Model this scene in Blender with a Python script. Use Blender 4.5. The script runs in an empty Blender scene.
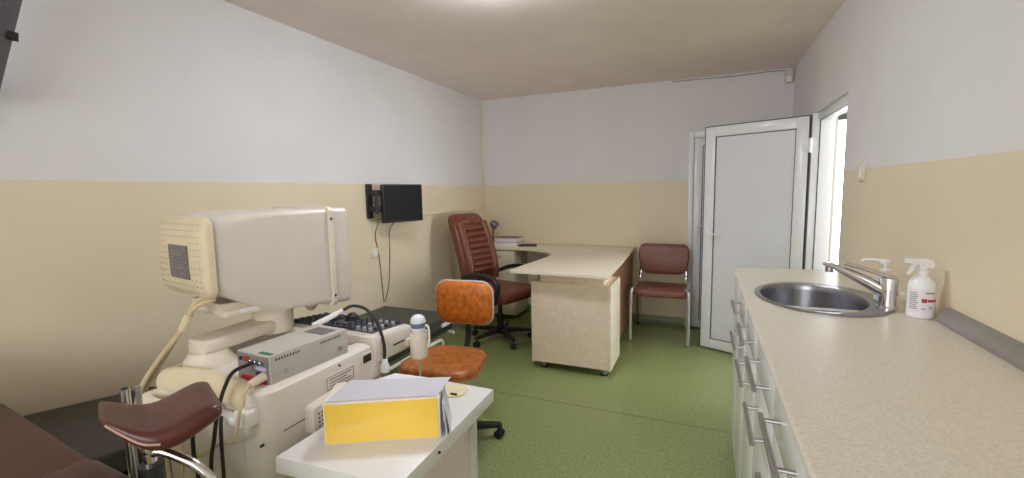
import bpy, bmesh, math, random
from mathutils import Vector, Matrix, Euler, Quaternion
random.seed(7)
sc = bpy.context.scene
COL = sc.collection
PI = math.pi
R = math.radians

# ------------------------------------------------------------------ materials
def lin(c):
    return c / 12.92 if c <= 0.04045 else ((c + 0.055) / 1.055) ** 2.4
def rgb(r, g, b):
    return (lin(r / 255), lin(g / 255), lin(b / 255), 1.0)

def mat(name, col, rough=0.5, metal=0.0, spec=0.5, var=0.0, scale=30.0, bump=0.0, bscale=200.0,
        col2=None, emit=None, estr=0.0, coat=0.0, trans=0.0, detail=4.0):
    m = bpy.data.materials.new(name); m.use_nodes = True
    nt = m.node_tree; b = nt.nodes['Principled BSDF']
    b.inputs['Base Color'].default_value = col
    b.inputs['Roughness'].default_value = rough
    b.inputs['Metallic'].default_value = metal
    b.inputs['Specular IOR Level'].default_value = spec
    b.inputs['Coat Weight'].default_value = coat
    b.inputs['Transmission Weight'].default_value = trans
    tc = nt.nodes.new('ShaderNodeTexCoord')
    if var > 0 or col2:
        n = nt.nodes.new('ShaderNodeTexNoise'); n.inputs['Scale'].default_value = scale
        n.inputs['Detail'].default_value = detail
        nt.links.new(tc.outputs['Object'], n.inputs['Vector'])
        r = nt.nodes.new('ShaderNodeValToRGB')
        r.color_ramp.elements[0].position = 0.32; r.color_ramp.elements[1].position = 0.68
        if col2:
            r.color_ramp.elements[0].color = col2; r.color_ramp.elements[1].color = col
        else:
            r.color_ramp.elements[0].color = tuple(c * (1 - var) for c in col[:3]) + (1,)
            r.color_ramp.elements[1].color = tuple(min(1, c * (1 + var)) for c in col[:3]) + (1,)
        nt.links.new(n.outputs['Fac'], r.inputs['Fac'])
        nt.links.new(r.outputs['Color'], b.inputs['Base Color'])
    if bump > 0:
        n2 = nt.nodes.new('ShaderNodeTexNoise'); n2.inputs['Scale'].default_value = bscale
        nt.links.new(tc.outputs['Object'], n2.inputs['Vector'])
        bp = nt.nodes.new('ShaderNodeBump'); bp.inputs['Strength'].default_value = bump
        bp.inputs['Distance'].default_value = 0.004
        nt.links.new(n2.outputs['Fac'], bp.inputs['Height'])
        nt.links.new(bp.outputs['Normal'], b.inputs['Normal'])
    if emit:
        b.inputs['Emission Color'].default_value = emit
        b.inputs['Emission Strength'].default_value = estr
    return m

def wall_mat():
    """two coats of paint: chalky white above, beige oil paint dado below, thin darker brush line between"""
    m = bpy.data.materials.new('two_tone_wall_paint'); m.use_nodes = True
    nt = m.node_tree; b = nt.nodes['Principled BSDF']
    tc = nt.nodes.new('ShaderNodeTexCoord'); sp = nt.nodes.new('ShaderNodeSeparateXYZ')
    nt.links.new(tc.outputs['Object'], sp.inputs['Vector'])
    r = nt.nodes.new('ShaderNodeValToRGB'); r.color_ramp.interpolation = 'CONSTANT'
    mr = nt.nodes.new('ShaderNodeMapRange'); mr.inputs['From Max'].default_value = 2.5
    nt.links.new(sp.outputs['Z'], mr.inputs['Value']); nt.links.new(mr.outputs['Result'], r.inputs['Fac'])
    e = r.color_ramp.elements
    e[0].position = 0; e[0].color = BEIGE
    e[1].position = 1.4165 / 2.5; e[1].color = rgb(160, 148, 124)
    x = e.new(1.4205 / 2.5); x.color = UPPER
    n = nt.nodes.new('ShaderNodeTexNoise'); n.inputs['Scale'].default_value = 3; n.inputs['Detail'].default_value = 6
    nt.links.new(tc.outputs['Object'], n.inputs['Vector'])
    mx = nt.nodes.new('ShaderNodeMix'); mx.data_type = 'RGBA'; mx.blend_type = 'MULTIPLY'
    mx.inputs['Factor'].default_value = 0.10
    nt.links.new(r.outputs['Color'], mx.inputs['A']); nt.links.new(n.outputs['Fac'], mx.inputs['B'])
    nt.links.new(mx.outputs['Result'], b.inputs['Base Color'])
    r2 = nt.nodes.new('ShaderNodeMapRange'); r2.inputs['From Min'].default_value = 1.415; r2.inputs['From Max'].default_value = 1.42
    r2.inputs['To Min'].default_value = 0.42; r2.inputs['To Max'].default_value = 0.9
    nt.links.new(sp.outputs['Z'], r2.inputs['Value']); nt.links.new(r2.outputs['Result'], b.inputs['Roughness'])
    b.inputs['Specular IOR Level'].default_value = 0.35
    n2 = nt.nodes.new('ShaderNodeTexNoise'); n2.inputs['Scale'].default_value = 45; n2.inputs['Detail'].default_value = 8
    nt.links.new(tc.outputs['Object'], n2.inputs['Vector'])
    bp = nt.nodes.new('ShaderNodeBump'); bp.inputs['Strength'].default_value = 0.12; bp.inputs['Distance'].default_value = 0.006
    nt.links.new(n2.outputs['Fac'], bp.inputs['Height']); nt.links.new(bp.outputs['Normal'], b.inputs['Normal'])
    return m

def floor_mat():
    m = bpy.data.materials.new('green_linoleum'); m.use_nodes = True
    nt = m.node_tree; b = nt.nodes['Principled BSDF']
    tc = nt.nodes.new('ShaderNodeTexCoord')
    n = nt.nodes.new('ShaderNodeTexNoise'); n.inputs['Scale'].default_value = 70; n.inputs['Detail'].default_value = 5
    nt.links.new(tc.outputs['Object'], n.inputs['Vector'])
    r = nt.nodes.new('ShaderNodeValToRGB')
    e = r.color_ramp.elements
    e[0].position = 0.3; e[0].color = rgb(118, 130, 80)
    e[1].position = 0.72; e[1].color = rgb(152, 164, 108)
    nt.links.new(n.outputs['Fac'], r.inputs['Fac'])
    # welded seams between the linoleum sheets
    sp = nt.nodes.new('ShaderNodeSeparateXYZ'); nt.links.new(tc.outputs['Object'], sp.inputs['Vector'])
    def seam(axis, at, w):
        s = nt.nodes.new('ShaderNodeMath'); s.operation = 'SUBTRACT'; s.inputs[1].default_value = at
        nt.links.new(sp.outputs[axis], s.inputs[0])
        a = nt.nodes.new('ShaderNodeMath'); a.operation = 'ABSOLUTE'; nt.links.new(s.outputs[0], a.inputs[0])
        l = nt.nodes.new('ShaderNodeMath'); l.operation = 'LESS_THAN'; l.inputs[1].default_value = w
        nt.links.new(a.outputs[0], l.inputs[0]); return l
    s1 = seam('Y', 2.62, 0.006); s2 = seam('Y', 0.9, 0.006)
    ad = nt.nodes.new('ShaderNodeMath'); ad.operation = 'MAXIMUM'
    nt.links.new(s1.outputs[0], ad.inputs[0]); nt.links.new(s2.outputs[0], ad.inputs[1])
    ml = nt.nodes.new('ShaderNodeMath'); ml.operation = 'MULTIPLY'; ml.inputs[1].default_value = 0.45
    nt.links.new(ad.outputs[0], ml.inputs[0])
    mx = nt.nodes.new('ShaderNodeMix'); mx.data_type = 'RGBA'
    nt.links.new(ml.outputs[0], mx.inputs['Factor']); nt.links.new(r.outputs['Color'], mx.inputs['A'])
    mx.inputs['B'].default_value = rgb(50, 62, 36)
    nt.links.new(mx.outputs['Result'], b.inputs['Base Color'])
    b.inputs['Roughness'].default_value = 0.33
    b.inputs['Specular IOR Level'].default_value = 0.45
    return m

def speckle_mat(name, c1, c2, scale, rough, spec=0.5):
    return mat(name, c1, rough=rough, col2=c2, scale=scale, spec=spec, detail=2)

BEIGE = rgb(230, 217, 189)
UPPER = rgb(228, 226, 227)
M = {}
M['wall'] = wall_mat()
M['floor'] = floor_mat()
M['ceil'] = mat('ceiling_paint', rgb(234, 222, 218), 0.9, var=0.03, scale=4, bump=0.05, bscale=60)
M['cove'] = mat('green_skirting', rgb(122, 140, 100), 0.4, var=0.12, scale=80)
M['hallwall'] = mat('hall_paint', rgb(172, 168, 158), 0.8, var=0.02)
M['pvc'] = mat('white_plastic_profile', rgb(232, 234, 238), 0.22, spec=0.5, var=0.01, scale=8)
M['pvcpanel'] = mat('white_door_panel', rgb(222, 224, 232), 0.28, spec=0.5, var=0.012, scale=6)
M['gasket'] = mat('dark_gasket', rgb(58, 56, 62), 0.6)
M['seal'] = mat('grey_bead_line', rgb(88, 88, 96), 0.5)
M['chrome'] = mat('chrome', rgb(220, 218, 220), 0.14, 1.0, var=0.02, scale=20)
M['legchrome'] = mat('satin_chrome', rgb(214, 214, 220), 0.34, 0.75, var=0.02, scale=20)
M['steel'] = mat('brushed_steel', rgb(160, 160, 166), 0.3, 1.0, var=0.05, scale=60)
M['nickel'] = mat('handle_steel', rgb(176, 172, 172), 0.3, 1.0, var=0.04, scale=60)
M['counter'] = speckle_mat('speckled_worktop_laminate', rgb(222, 217, 202), rgb(204, 197, 180), 190, 0.3, 0.5)
M['countermetal'] = mat('grey_ledge_strip', rgb(160, 154, 150), 0.35, 0.5, var=0.05, scale=70)
M['front'] = mat('white_cabinet_gloss', rgb(226, 226, 228), 0.25, var=0.012, scale=5)
M['carcass'] = mat('white_carcass_board', rgb(205, 205, 205), 0.5, var=0.02)
M['birch'] = mat('pale_birch_laminate', rgb(236, 217, 197), 0.45, col2=rgb(227, 206, 185), scale=26)
M['birchtop'] = mat('cream_desktop_laminate', rgb(234, 225, 204), 0.35, col2=rgb(222, 212, 188), scale=60)
M['edgeband'] = mat('cream_edge_band', rgb(232, 222, 196), 0.4, var=0.02)
M['browndark'] = mat('brown_back_panel', rgb(150, 110, 84), 0.5, col2=rgb(134, 98, 74), scale=26)
M['leather'] = mat('reddish_brown_leather', rgb(124, 68, 46), 0.4, col2=rgb(106, 56, 38), scale=30, bump=0.15, bscale=120)
M['blackplastic'] = mat('black_plastic', rgb(34, 33, 36), 0.42, var=0.08, scale=40)
M['rubber'] = mat('black_rubber', rgb(24, 24, 26), 0.6, var=0.08)
M['orange'] = mat('worn_orange_leatherette', rgb(214, 124, 40), 0.38, col2=rgb(168, 86, 20), scale=34, bump=0.1, bscale=90, detail=8)
M['orangeseat'] = mat('worn_tan_leatherette', rgb(184, 110, 46), 0.42, col2=rgb(140, 78, 28), scale=34, bump=0.1, bscale=90, detail=8)
M['piping'] = mat('grey_piping', rgb(188, 182, 172), 0.5, var=0.04)
M['burgundy'] = mat('burgundy_vinyl', rgb(134, 82, 70), 0.42, col2=rgb(120, 72, 62), scale=30, bump=0.08, bscale=150)
M['cream'] = mat('aged_cream_plastic', rgb(224, 216, 200), 0.42, var=0.03, scale=9)
M['creamdark'] = mat('yellowed_cream_plastic', rgb(224, 211, 180), 0.45, var=0.04, scale=12)
M['mach'] = mat('pale_machine_plastic', rgb(222, 215, 206), 0.4, var=0.02, scale=8)
M['monside'] = mat('taupe_grey_housing', rgb(214, 206, 198), 0.34, var=0.02, scale=8)
M['machdark'] = mat('olive_grey_pedestal', rgb(140, 140, 124), 0.5, var=0.04)
M['dark'] = mat('dark_recess', rgb(30, 30, 32), 0.6, var=0.05)
M['screen'] = mat('black_screen', rgb(16, 16, 18), 0.4, spec=0.12, var=0.05)
M['key'] = mat('blue_grey_key', rgb(58, 60, 70), 0.5, var=0.05)
M['keyl'] = mat('pale_grey_knob', rgb(170, 170, 176), 0.45, var=0.03)
M['keybed'] = mat('charcoal_key_bed', rgb(74, 74, 82), 0.55, var=0.05)
M['greybox'] = mat('grey_painted_metal', rgb(188, 185, 178), 0.42, 0.0, var=0.03, scale=12)
M['greyboxrear'] = mat('grey_rear_plate', rgb(138, 134, 134), 0.5, 0.1, var=0.04)
M['red'] = mat('red_tape', rgb(178, 44, 44), 0.5, var=0.06)
M['bluew'] = mat('pale_blue_sticker', rgb(186, 190, 222), 0.5, var=0.04)
M['green'] = mat('green_sticker', rgb(40, 112, 84), 0.5, var=0.05)
M['labelgrey'] = mat('grey_rating_label', rgb(120, 116, 118), 0.4, col2=rgb(98, 94, 98), scale=90)
M['white'] = mat('white_plastic', rgb(236, 236, 236), 0.35, var=0.01)
M['probe'] = mat('white_probe_plastic', rgb(226, 228, 236), 0.3, var=0.01)
M['probeblue'] = mat('blue_grey_band', rgb(104, 112, 146), 0.4, var=0.04)
M['holder'] = mat('ivory_holder_plastic', rgb(232, 222, 208), 0.4, var=0.02)
M['tablew'] = mat('white_table_laminate', rgb(230, 229, 228), 0.3, var=0.012)
M['tablebody'] = mat('pinkish_white_board', rgb(226, 214, 206), 0.45, var=0.02)
M['tableedge'] = mat('grey_white_edge', rgb(214, 212, 200), 0.4, var=0.02)
M['yellow'] = mat('glossy_yellow_card', rgb(255, 214, 92), 0.2, spec=0.5, var=0.03, scale=10)
M['boxwhite'] = mat('white_card_edge', rgb(240, 232, 224), 0.45, var=0.01)
M['paper'] = mat('lilac_white_paper', rgb(206, 204, 216), 0.6, var=0.02, scale=30)
M['paperw'] = mat('white_paper', rgb(226, 228, 236), 0.6, var=0.01)
M['bluepaper'] = mat('pale_blue_sleeve', rgb(196, 206, 222), 0.35, var=0.02)
M['disc'] = mat('cream_lid', rgb(228, 220, 180), 0.4, var=0.03)
M['couch'] = mat('charcoal_vinyl', rgb(62, 62, 62), 0.45, var=0.08, scale=20, bump=0.08, bscale=200)
M['couchside'] = mat('black_vinyl', rgb(40, 40, 42), 0.5, var=0.08, scale=30)
M['whitetube'] = mat('white_enamel_tube', rgb(220, 218, 212), 0.3, var=0.02)
M['gyn'] = mat('dark_red_brown_vinyl', rgb(88, 42, 34), 0.3, col2=rgb(76, 36, 30), scale=18, bump=0.03, bscale=160)
M['gynseat'] = mat('matt_red_brown_vinyl', rgb(82, 46, 37), 0.5, col2=rgb(68, 37, 30), scale=60, bump=0.1, bscale=160)
M['cableb'] = mat('black_cable', rgb(26, 26, 28), 0.45, var=0.05)
M['cablec'] = mat('cream_cable', rgb(206, 188, 152), 0.5, var=0.04)
M['cablew'] = mat('grey_cable', rgb(128, 118, 102), 0.5, var=0.04)
M['sensor'] = mat('ivory_box', rgb(206, 200, 190), 0.5, var=0.03)
M['duct'] = mat('ivory_duct', rgb(224, 214, 186), 0.5, var=0.02)
M['lampgrey'] = mat('dark_grey_enamel', rgb(82, 80, 84), 0.5, var=0.05)
M['bottle'] = mat('translucent_white_bottle', rgb(238, 238, 242), 0.3, var=0.01)
M['bottleblue'] = mat('translucent_blue_bottle', rgb(206, 214, 224), 0.25, var=0.02)
M['text'] = mat('grey_print', rgb(130, 128, 140), 0.6, var=0.05)
M['redtext'] = mat('red_print', rgb(176, 50, 60), 0.6, var=0.05)
M['book'] = mat('book_pages', rgb(226, 222, 220), 0.6, var=0.03, scale=80)
M['bookcover'] = mat('brown_book_cover', rgb(128, 104, 92), 0.5, var=0.05)
M['bookcover2'] = mat('white_book_cover', rgb(220, 216, 216), 0.5, var=0.03)
M['lampchrome'] = mat('grey_lamp_metal', rgb(120, 120, 130), 0.3, 0.6, var=0.04)
M['opal'] = mat('lit_opal_glass', rgb(240, 244, 255), 0.4, emit=(0.90, 0.94, 1.0, 1), estr=50.0)
M['glasslit'] = mat('pane', rgb(250, 252, 255), 0.05, trans=1.0)

# ------------------------------------------------------------------ mesh builder
def rrect(w, h, r, n=4):
    r = min(r, w / 2 - 1e-4, h / 2 - 1e-4)
    pts = []
    for cx, cy, a0 in ((w/2-r, h/2-r, 0), (-w/2+r, h/2-r, 90), (-w/2+r, -h/2+r, 180), (w/2-r, -h/2+r, 270)):
        for i in range(n + 1):
            a = R(a0 + 90 * i / n); pts.append((cx + r*math.cos(a), cy + r*math.sin(a)))
    return pts

def smooth_path(pts, n=8):
    P = [Vector(p) for p in pts]
    if len(P) < 3: return P
    out = []
    Q = [2*P[0]-P[1]] + P + [2*P[-1]-P[-2]]
    for i in range(1, len(Q) - 2):
        p0, p1, p2, p3 = Q[i-1], Q[i], Q[i+1], Q[i+2]
        for k in range(n):
            t = k / n
            out.append(0.5*((2*p1) + (p2-p0)*t + (2*p0-5*p1+4*p2-p3)*t*t + (3*p1-p0-3*p2+p3)*t**3))
    out.append(P[-1])
    return out

class MB:
    def __init__(self):
        self.bm = bmesh.new(); self.mi = 0
    def _merge(self, b, mtx=None):
        if mtx is not None: bmesh.ops.transform(b, matrix=mtx, verts=b.verts)
        vm = {v: self.bm.verts.new(v.co) for v in b.verts}
        for f in b.faces:
            try:
                nf = self.bm.faces.new([vm[v] for v in f.verts]); nf.material_index = f.material_index or self.mi
            except ValueError: pass
        b.free(); return self
    def box(self, x0, x1, y0, y1, z0, z1, bev=0.0, seg=2, rot=None):
        b = bmesh.new(); bmesh.ops.create_cube(b, size=1)
        c = Vector(((x0+x1)/2, (y0+y1)/2, (z0+z1)/2))
        bmesh.ops.scale(b, vec=(abs(x1-x0), abs(y1-y0), abs(z1-z0)), verts=b.verts)
        if bev > 0:
            bmesh.ops.bevel(b, geom=list(b.edges), offset=bev, segments=seg, profile=0.5, affect='EDGES')
        m = Matrix.Translation(c)
        if rot is not None: m = m @ Euler(rot).to_matrix().to_4x4()
        return self._merge(b, m)
    def loft(self, rings, cap0=True, cap1=True):
        b = bmesh.new(); V = [[b.verts.new(p) for p in r] for r in rings]; n = len(V[0])
        for a, c in zip(V, V[1:]):
            for i in range(n):
                b.faces.new((a[i], a[(i+1) % n], c[(i+1) % n], c[i]))
        if cap0: b.faces.new(list(reversed(V[0])))
        if cap1: b.faces.new(V[-1])
        bmesh.ops.recalc_face_normals(b, faces=b.faces)
        return self._merge(b)
    def lathe(self, prof, c=(0, 0, 0), n=28, axis='Z', sx=1, sy=1):
        rings = []
        for r, z in prof:
            rings.append([(r*sx*math.cos(2*PI*i/n), r*sy*math.sin(2*PI*i/n), z) for i in range(n)])
        mt = Matrix.Translation(Vector(c))
        if axis == 'X': mt = mt @ Matrix.Rotation(R(90), 4, 'Y')
        if axis == 'Y': mt = mt @ Matrix.Rotation(R(-90), 4, 'X')
        rings = [[mt @ Vector(p) for p in r] for r in rings]
        return self.loft(rings)
    def cyl(self, p0, p1, r0, r1=None, n=16):
        r1 = r0 if r1 is None else r1
        p0, p1 = Vector(p0), Vector(p1); d = (p1-p0).normalized()
        q = d.to_track_quat('Z', 'Y'); rings = []
        for p, r in ((p0, r0), (p1, r1)):
            rings.append([p + q @ Vector((r*math.cos(2*PI*i/n), r*math.sin(2*PI*i/n), 0)) for i in range(n)])
        return self.loft(rings)
    def tube(self, pts, r, n=10, smooth=True, k=8, sx=1.0, sy=1.0):
        P = smooth_path(pts, k) if smooth else [Vector(p) for p in pts]
        rings = []; T = (P[1]-P[0]).normalized(); q = T.to_track_quat('Z', 'Y')
        for i, p in enumerate(P):
            t = (P[min(i+1, len(P)-1)] - P[max(i-1, 0)]).normalized()
            q = T.rotation_difference(t) @ q; T = t
            rr = r[min(i * len(r) // len(P), len(r)-1)] if isinstance(r, (list, tuple)) else r
            rings.append([p + q @ Vector((rr*sx*math.cos(2*PI*j/n), rr*sy*math.sin(2*PI*j/n), 0)) for j in range(n)])
        return self.loft(rings)
    def prism(self, poly, z0, z1, bev=0.0, seg=2):
        b = bmesh.new(); vs = [b.verts.new((x, y, z0)) for x, y in poly]
        f = b.faces.new(vs); r = bmesh.ops.extrude_face_region(b, geom=[f])
        up = [v for v in r['geom'] if isinstance(v, bmesh.types.BMVert)]
        for v in up: v.co.z = z1
        bmesh.ops.recalc_face_normals(b, faces=b.faces)
        if bev > 0:
            ed = [e for e in b.edges if abs(e.verts[0].co.z - e.verts[1].co.z) < 1e-6]
            bmesh.ops.bevel(b, geom=ed, offset=bev, segments=seg, profile=0.5, affect='EDGES')
        return self._merge(b)
    def ball(self, c, r, sx=1, sy=1, sz=1, n=16):
        b = bmesh.new(); bmesh.ops.create_uvsphere(b, u_segments=n, v_segments=max(8, n//2), radius=r)
        bmesh.ops.scale(b, vec=(sx, sy, sz), verts=b.verts)
        return self._merge(b, Matrix.Translation(Vector(c)))
    def xform(self, m):
        bmesh.ops.transform(self.bm, matrix=m, verts=self.bm.verts); return self
    def build(self, name, m, parent=None, flat=False, subsurf=0, angle=35):
        me = bpy.data.meshes.new(name)
        if not self.bm.faces: raise ValueError(name)
        self.bm.to_mesh(me); self.bm.free()
        for mm in (m if isinstance(m, (list, tuple)) else [m]): me.materials.append(mm)
        if not flat:
            for p in me.polygons: p.use_smooth = True
            me.set_sharp_from_angle(angle=R(angle))
        o = bpy.data.objects.new(name, me); COL.objects.link(o)
        if parent is not None: o.parent = parent
        if subsurf:
            s = o.modifiers.new('Subdivision', 'SUBSURF'); s.levels = s.render_levels = subsurf
        return o

def thing(name, label, cat, loc=(0, 0, 0), rz=0.0, group=None):
    o = bpy.data.objects.new(name, None); COL.objects.link(o); o.empty_display_size = 0.1
    o.location = loc; o.rotation_euler = (0, 0, rz); o['label'] = label; o['category'] = cat
    if group: o['group'] = group
    return o
def tag(o, label, cat, group=None):
    o['label'] = label; o['category'] = cat
    if group: o['group'] = group
    return o
def struct(o):
    o['kind'] = 'structure'; return o
def place(o, loc, rz):
    o.location = loc; o.rotation_euler = (0, 0, rz); return o
def dup(root, loc, label, group=None):
    r = root.copy(); COL.objects.link(r); r.location = loc; r['label'] = label
    if group: r['group'] = group
    for ch in list(root.children):
        c = ch.copy(); COL.objects.link(c); c.parent = r
        for g in ch.children:
            d = g.copy(); COL.objects.link(d); d.parent = c
    return r
def text_mesh(name, s, size, m, parent, mtx, depth=0.0004, sx=1.0):
    cu = bpy.data.curves.new(name, 'FONT'); cu.body = s; cu.size = size; cu.extrude = depth
    cu.align_x = 'CENTER'; cu.align_y = 'CENTER'
    t = bpy.data.objects.new(name, cu); COL.objects.link(t)
    dg = bpy.context.evaluated_depsgraph_get(); me = bpy.data.meshes.new_from_object(t.evaluated_get(dg))
    bpy.data.objects.remove(t)
    me.transform(Matrix.Diagonal((sx, 1, 1, 1))); me.transform(mtx); me.materials.clear(); me.materials.append(m)
    o = bpy.data.objects.new(name, me); COL.objects.link(o)
    if parent is not None: o.parent = parent
    return o

# ------------------------------------------------------------------ room shell
XL, XR, YB, ZT, YR = -2.334, 0.691, 4.609, 2.369, -1.7
D0, D1, DH = 2.95, 3.775, 1.85          # doorway in the right wall
struct(MB().box(XL-0.15, 2.9, YR-0.15, YB+0.9, -0.12, 0).build('floor', M['floor'], flat=True))
struct(MB().box(XL-0.15, 2.9, YR-0.15, YB+0.9, ZT, ZT+0.12).build('ceiling', M['ceil'], flat=True))
struct(MB().box(XL-0.15, XL, YR-0.15, YB+0.15, 0, ZT).build('wall_left', M['wall'], flat=True))
struct(MB().box(XL, XR+0.12, YB, YB+0.15, 0, ZT).build('wall_back', M['wall'], flat=True))
b = MB(); b.box(XR, XR+0.12, YR, D0, 0, ZT); b.box(XR, XR+0.12, D1, YB, 0, ZT); b.box(XR, XR+0.12, D0, D1, DH, ZT)
struct(b.build('wall_right', M['wall'], flat=True))
WX0, WX1, WZ0, WZ1 = -1.75, 0.25, 0.85, 2.15
b = MB(); b.box(XL, WX0, YR-0.15, YR, 0, ZT); b.box(WX1, XR+0.12, YR-0.15, YR, 0, ZT)
b.box(WX0, WX1, YR-0.15, YR, 0, WZ0); b.box(WX0, WX1, YR-0.15, YR, WZ1, ZT)
struct(b.build('wall_rear', M['wall'], flat=True))
b = MB(); t = 0.06
for x0, x1, z0, z1 in ((WX0, WX1, WZ0, WZ0+t), (WX0, WX1, WZ1-t, WZ1), (WX0, WX0+t, WZ0+t, WZ1-t), (WX1-t, WX1, WZ0+t, WZ1-t),
                       ((WX0+WX1)/2-t/2, (WX0+WX1)/2+t/2, WZ0+t, WZ1-t)):
    b.box(x0, x1, YR-0.1, YR-0.05, z0, z1)
struct(b.build('window_1', M['pvc']))
# skirting of the floor covering turned up the wall
prof = [(0, 0), (0.05, 0), (0.028, 0.008), (0.012, 0.026), (0.006, 0.05), (0.004, 0.075), (0, 0.078)]
def skirting(name, p0, p1, nrm):
    p0, p1, nrm = Vector(p0), Vector(p1), Vector(nrm)
    rings = [[p + nrm*u + Vector((0, 0, v)) for u, v in prof] for p in (p0, p1)]
    struct(MB().loft(rings).build(name, M['cove']))
skirting('baseboard_left', (XL, YR, 0.0005), (XL, YB, 0.0005), (1, 0, 0))
skirting('baseboard_back', (XL, YB, 0.0005), (-0.145, YB, 0.0005), (0, -1, 0))
skirting('baseboard_right', (XR, 2.66, 0.0005), (XR, D0-0.02, 0.0005), (-1, 0, 0))

# hall beyond the doorway
b = MB(); b.box(2.6, 2.75, 1.5, 2.7, 0, ZT); b.box(2.6, 2.75, 4.1, YB+0.8, 0, ZT); b.box(2.6, 2.75, 2.7, 4.1, 0, 0.75); b.box(2.6, 2.75, 2.7, 4.1, 2.1, ZT)  # side wall with an added, unseen opening that lets fill light through
struct(b.build('wall_hall_side', M['hallwall'], flat=True))
b = MB(); t = 0.05
b.box(2.64, 2.70, 2.7, 2.7+t, 0.75, 2.1); b.box(2.64, 2.70, 4.1-t, 4.1, 0.75, 2.1); b.box(2.64, 2.70, 2.7+t, 4.1-t, 0.75, 0.75+t); b.box(2.64, 2.70, 2.7+t, 4.1-t, 2.1-t, 2.1)
struct(b.build('added_hall_window', M['pvc']))  # made-up window frame, out of view, around the opening for the fill
b = MB(); HY = 4.9; HX0, HX1, HZ = 1.085, 1.95, 1.985
b.box(XR+0.12, HX0, HY, HY+0.15, 0, ZT); b.box(HX1, 2.6, HY, HY+0.15, 0, ZT); b.box(HX0, HX1, HY, HY+0.15, HZ, ZT)
struct(b.build('wall_hall_end', M['hallwall'], flat=True))
struct(MB().box(XR+0.12, 2.6, 1.35, 1.5, 0, ZT).build('wall_hall_near', M['hallwall'], flat=True))
# glazed outside door at the hall's end
d3 = MB(); t = 0.05
d3.box(HX0, HX0+0.03, HY+0.02, HY+0.08, 0, HZ-0.05); d3.box(HX1-0.07, HX1, HY+0.02, HY+0.08, 0, HZ-0.05)
d3.box(HX0+0.03, HX1-0.07, HY+0.02, HY+0.08, 0.0, 0.09)
d3 = struct(d3.build('door_3', M['pvc']))
MB().box(HX0, HX1, HY+0.0, HY+0.09, HZ-0.05, HZ).build('top_rail', M['gasket'], d3)
MB().box(HX0+0.03, HX1-0.07, HY+0.045, HY+0.05, 0.09, HZ-0.05).build('pane', M['glasslit'], d3)

# frame of the doorway
b = MB()
b.box(XR-0.012, XR+0.12, D1-0.055, D1, 0, DH, 0.004); b.box(XR+0.07, XR+0.12, D0, D0+0.03, 0, DH, 0.004)
b.box(XR+0.02, XR+0.10, D0+0.03, D1-0.055, DH-0.05, DH, 0.004)
tr = struct(b.build('trim_1', M['pvc']))
b = MB(); b.box(XR+0.03, XR+0.036, D1-0.0575, D1-0.05, 0, DH-0.05)
b.box(XR+0.03, XR+0.036, D0+0.05, D1-0.0575, DH-0.053, DH-0.048)
b.build('gasket', M['gasket'], tr)

# open door leaf; local x runs from the hinge to the free edge
def door_leaf(name, w, h, t, fw):
    b = MB()
    b.box(0, fw, -t/2, t/2, 0, h, 0.004); b.box(w-fw, w, -t/2, t/2, 0, h, 0.004)
    b.box(fw, w-fw, -t/2, t/2, 0, fw, 0.004); b.box(fw, w-fw, -t/2, t/2, h-fw, h, 0.004)
    r = struct(b.build(name, M['pvc']))
    MB().box(fw-0.004, w-fw+0.004, -0.011, 0.011, fw-0.004, h-fw+0.004).build('door_panel', M['pvcpanel'], r)
    g = MB()
    for s in (-1, 1):
        y0, y1 = sorted((s*0.011, s*0.019))
        g.box(fw, fw+0.006, y0, y1, fw, h-fw); g.box(w-fw-0.006, w-fw, y0, y1, fw, h-fw)
        g.box(fw+0.006, w-fw-0.006, y0, y1, fw, fw+0.006); g.box(fw+0.006, w-fw-0.006, y0, y1, h-fw-0.006, h-fw)
    g.build('panel_bead', M['seal'], r)
    return r
hx, hy = 0.672, 3.752
fx, fy = 0.011, 4.042
LW = math.hypot(fx-hx, fy-hy); ang = math.atan2(fy-hy, fx-hx)
door = door_leaf('door_1', LW, 1.823, 0.052, 0.078)
place(door, (hx, hy, 0.012), ang)
# rubber seal round the leaf on the frame side
g = MB()
g.box(-0.004, LW+0.004, -0.026, -0.017, 1.823, 1.829); g.box(LW, LW+0.005, -0.026, -0.017, -0.002, 1.823); g.box(-0.005, 0, 0.012, 0.024, 0, 1.823)
g.box(0, LW, -0.024, -0.016, -0.008, 0.0); g.box(-0.004, LW+0.004, 0.015, 0.026, 1.823, 1.829); g.box(LW, LW+0.005, 0.015, 0.026, -0.002, 1.823)
g.build('seal', M['gasket'], door)
def lever(parent, x, z, side, dirx, m):
    h = MB(); y = side*0.026
    h.box(x-0.014, x+0.014, min(y, y+side*0.008), max(y, y+side*0.008), z-0.10, z+0.05, 0.003)
    h.cyl((x, y, z), (x, y+side*0.045, z), 0.008)
    h.tube([(x, y+side*0.045, z), (x+dirx*0.03, y+side*0.05, z), (x+dirx*0.12, y+side*0.045, z-0.004)], 0.008, sy=0.8)
    h.build('handle', m, parent)
lever(door, LW-0.04, 0.965, 1, -1, M['white']); lever(door, LW-0.04, 0.965, -1, -1, M['white'])
for z in (0.25, 1.62):
    h = MB(); h.cyl((-0.012, -0.012, z-0.05), (-0.012, -0.012, z+0.05), 0.011); h.box(-0.012, 0.035, -0.032, -0.026, z-0.035, z+0.035, 0.002)
    h.cyl((-0.012, 0.03, z-0.05), (-0.012, 0.03, z+0.05), 0.011); h.box(-0.012, 0.035, 0.026, 0.032, z-0.035, z+0.035, 0.002)
    h.build('hinge', M['white'], door)

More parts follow.
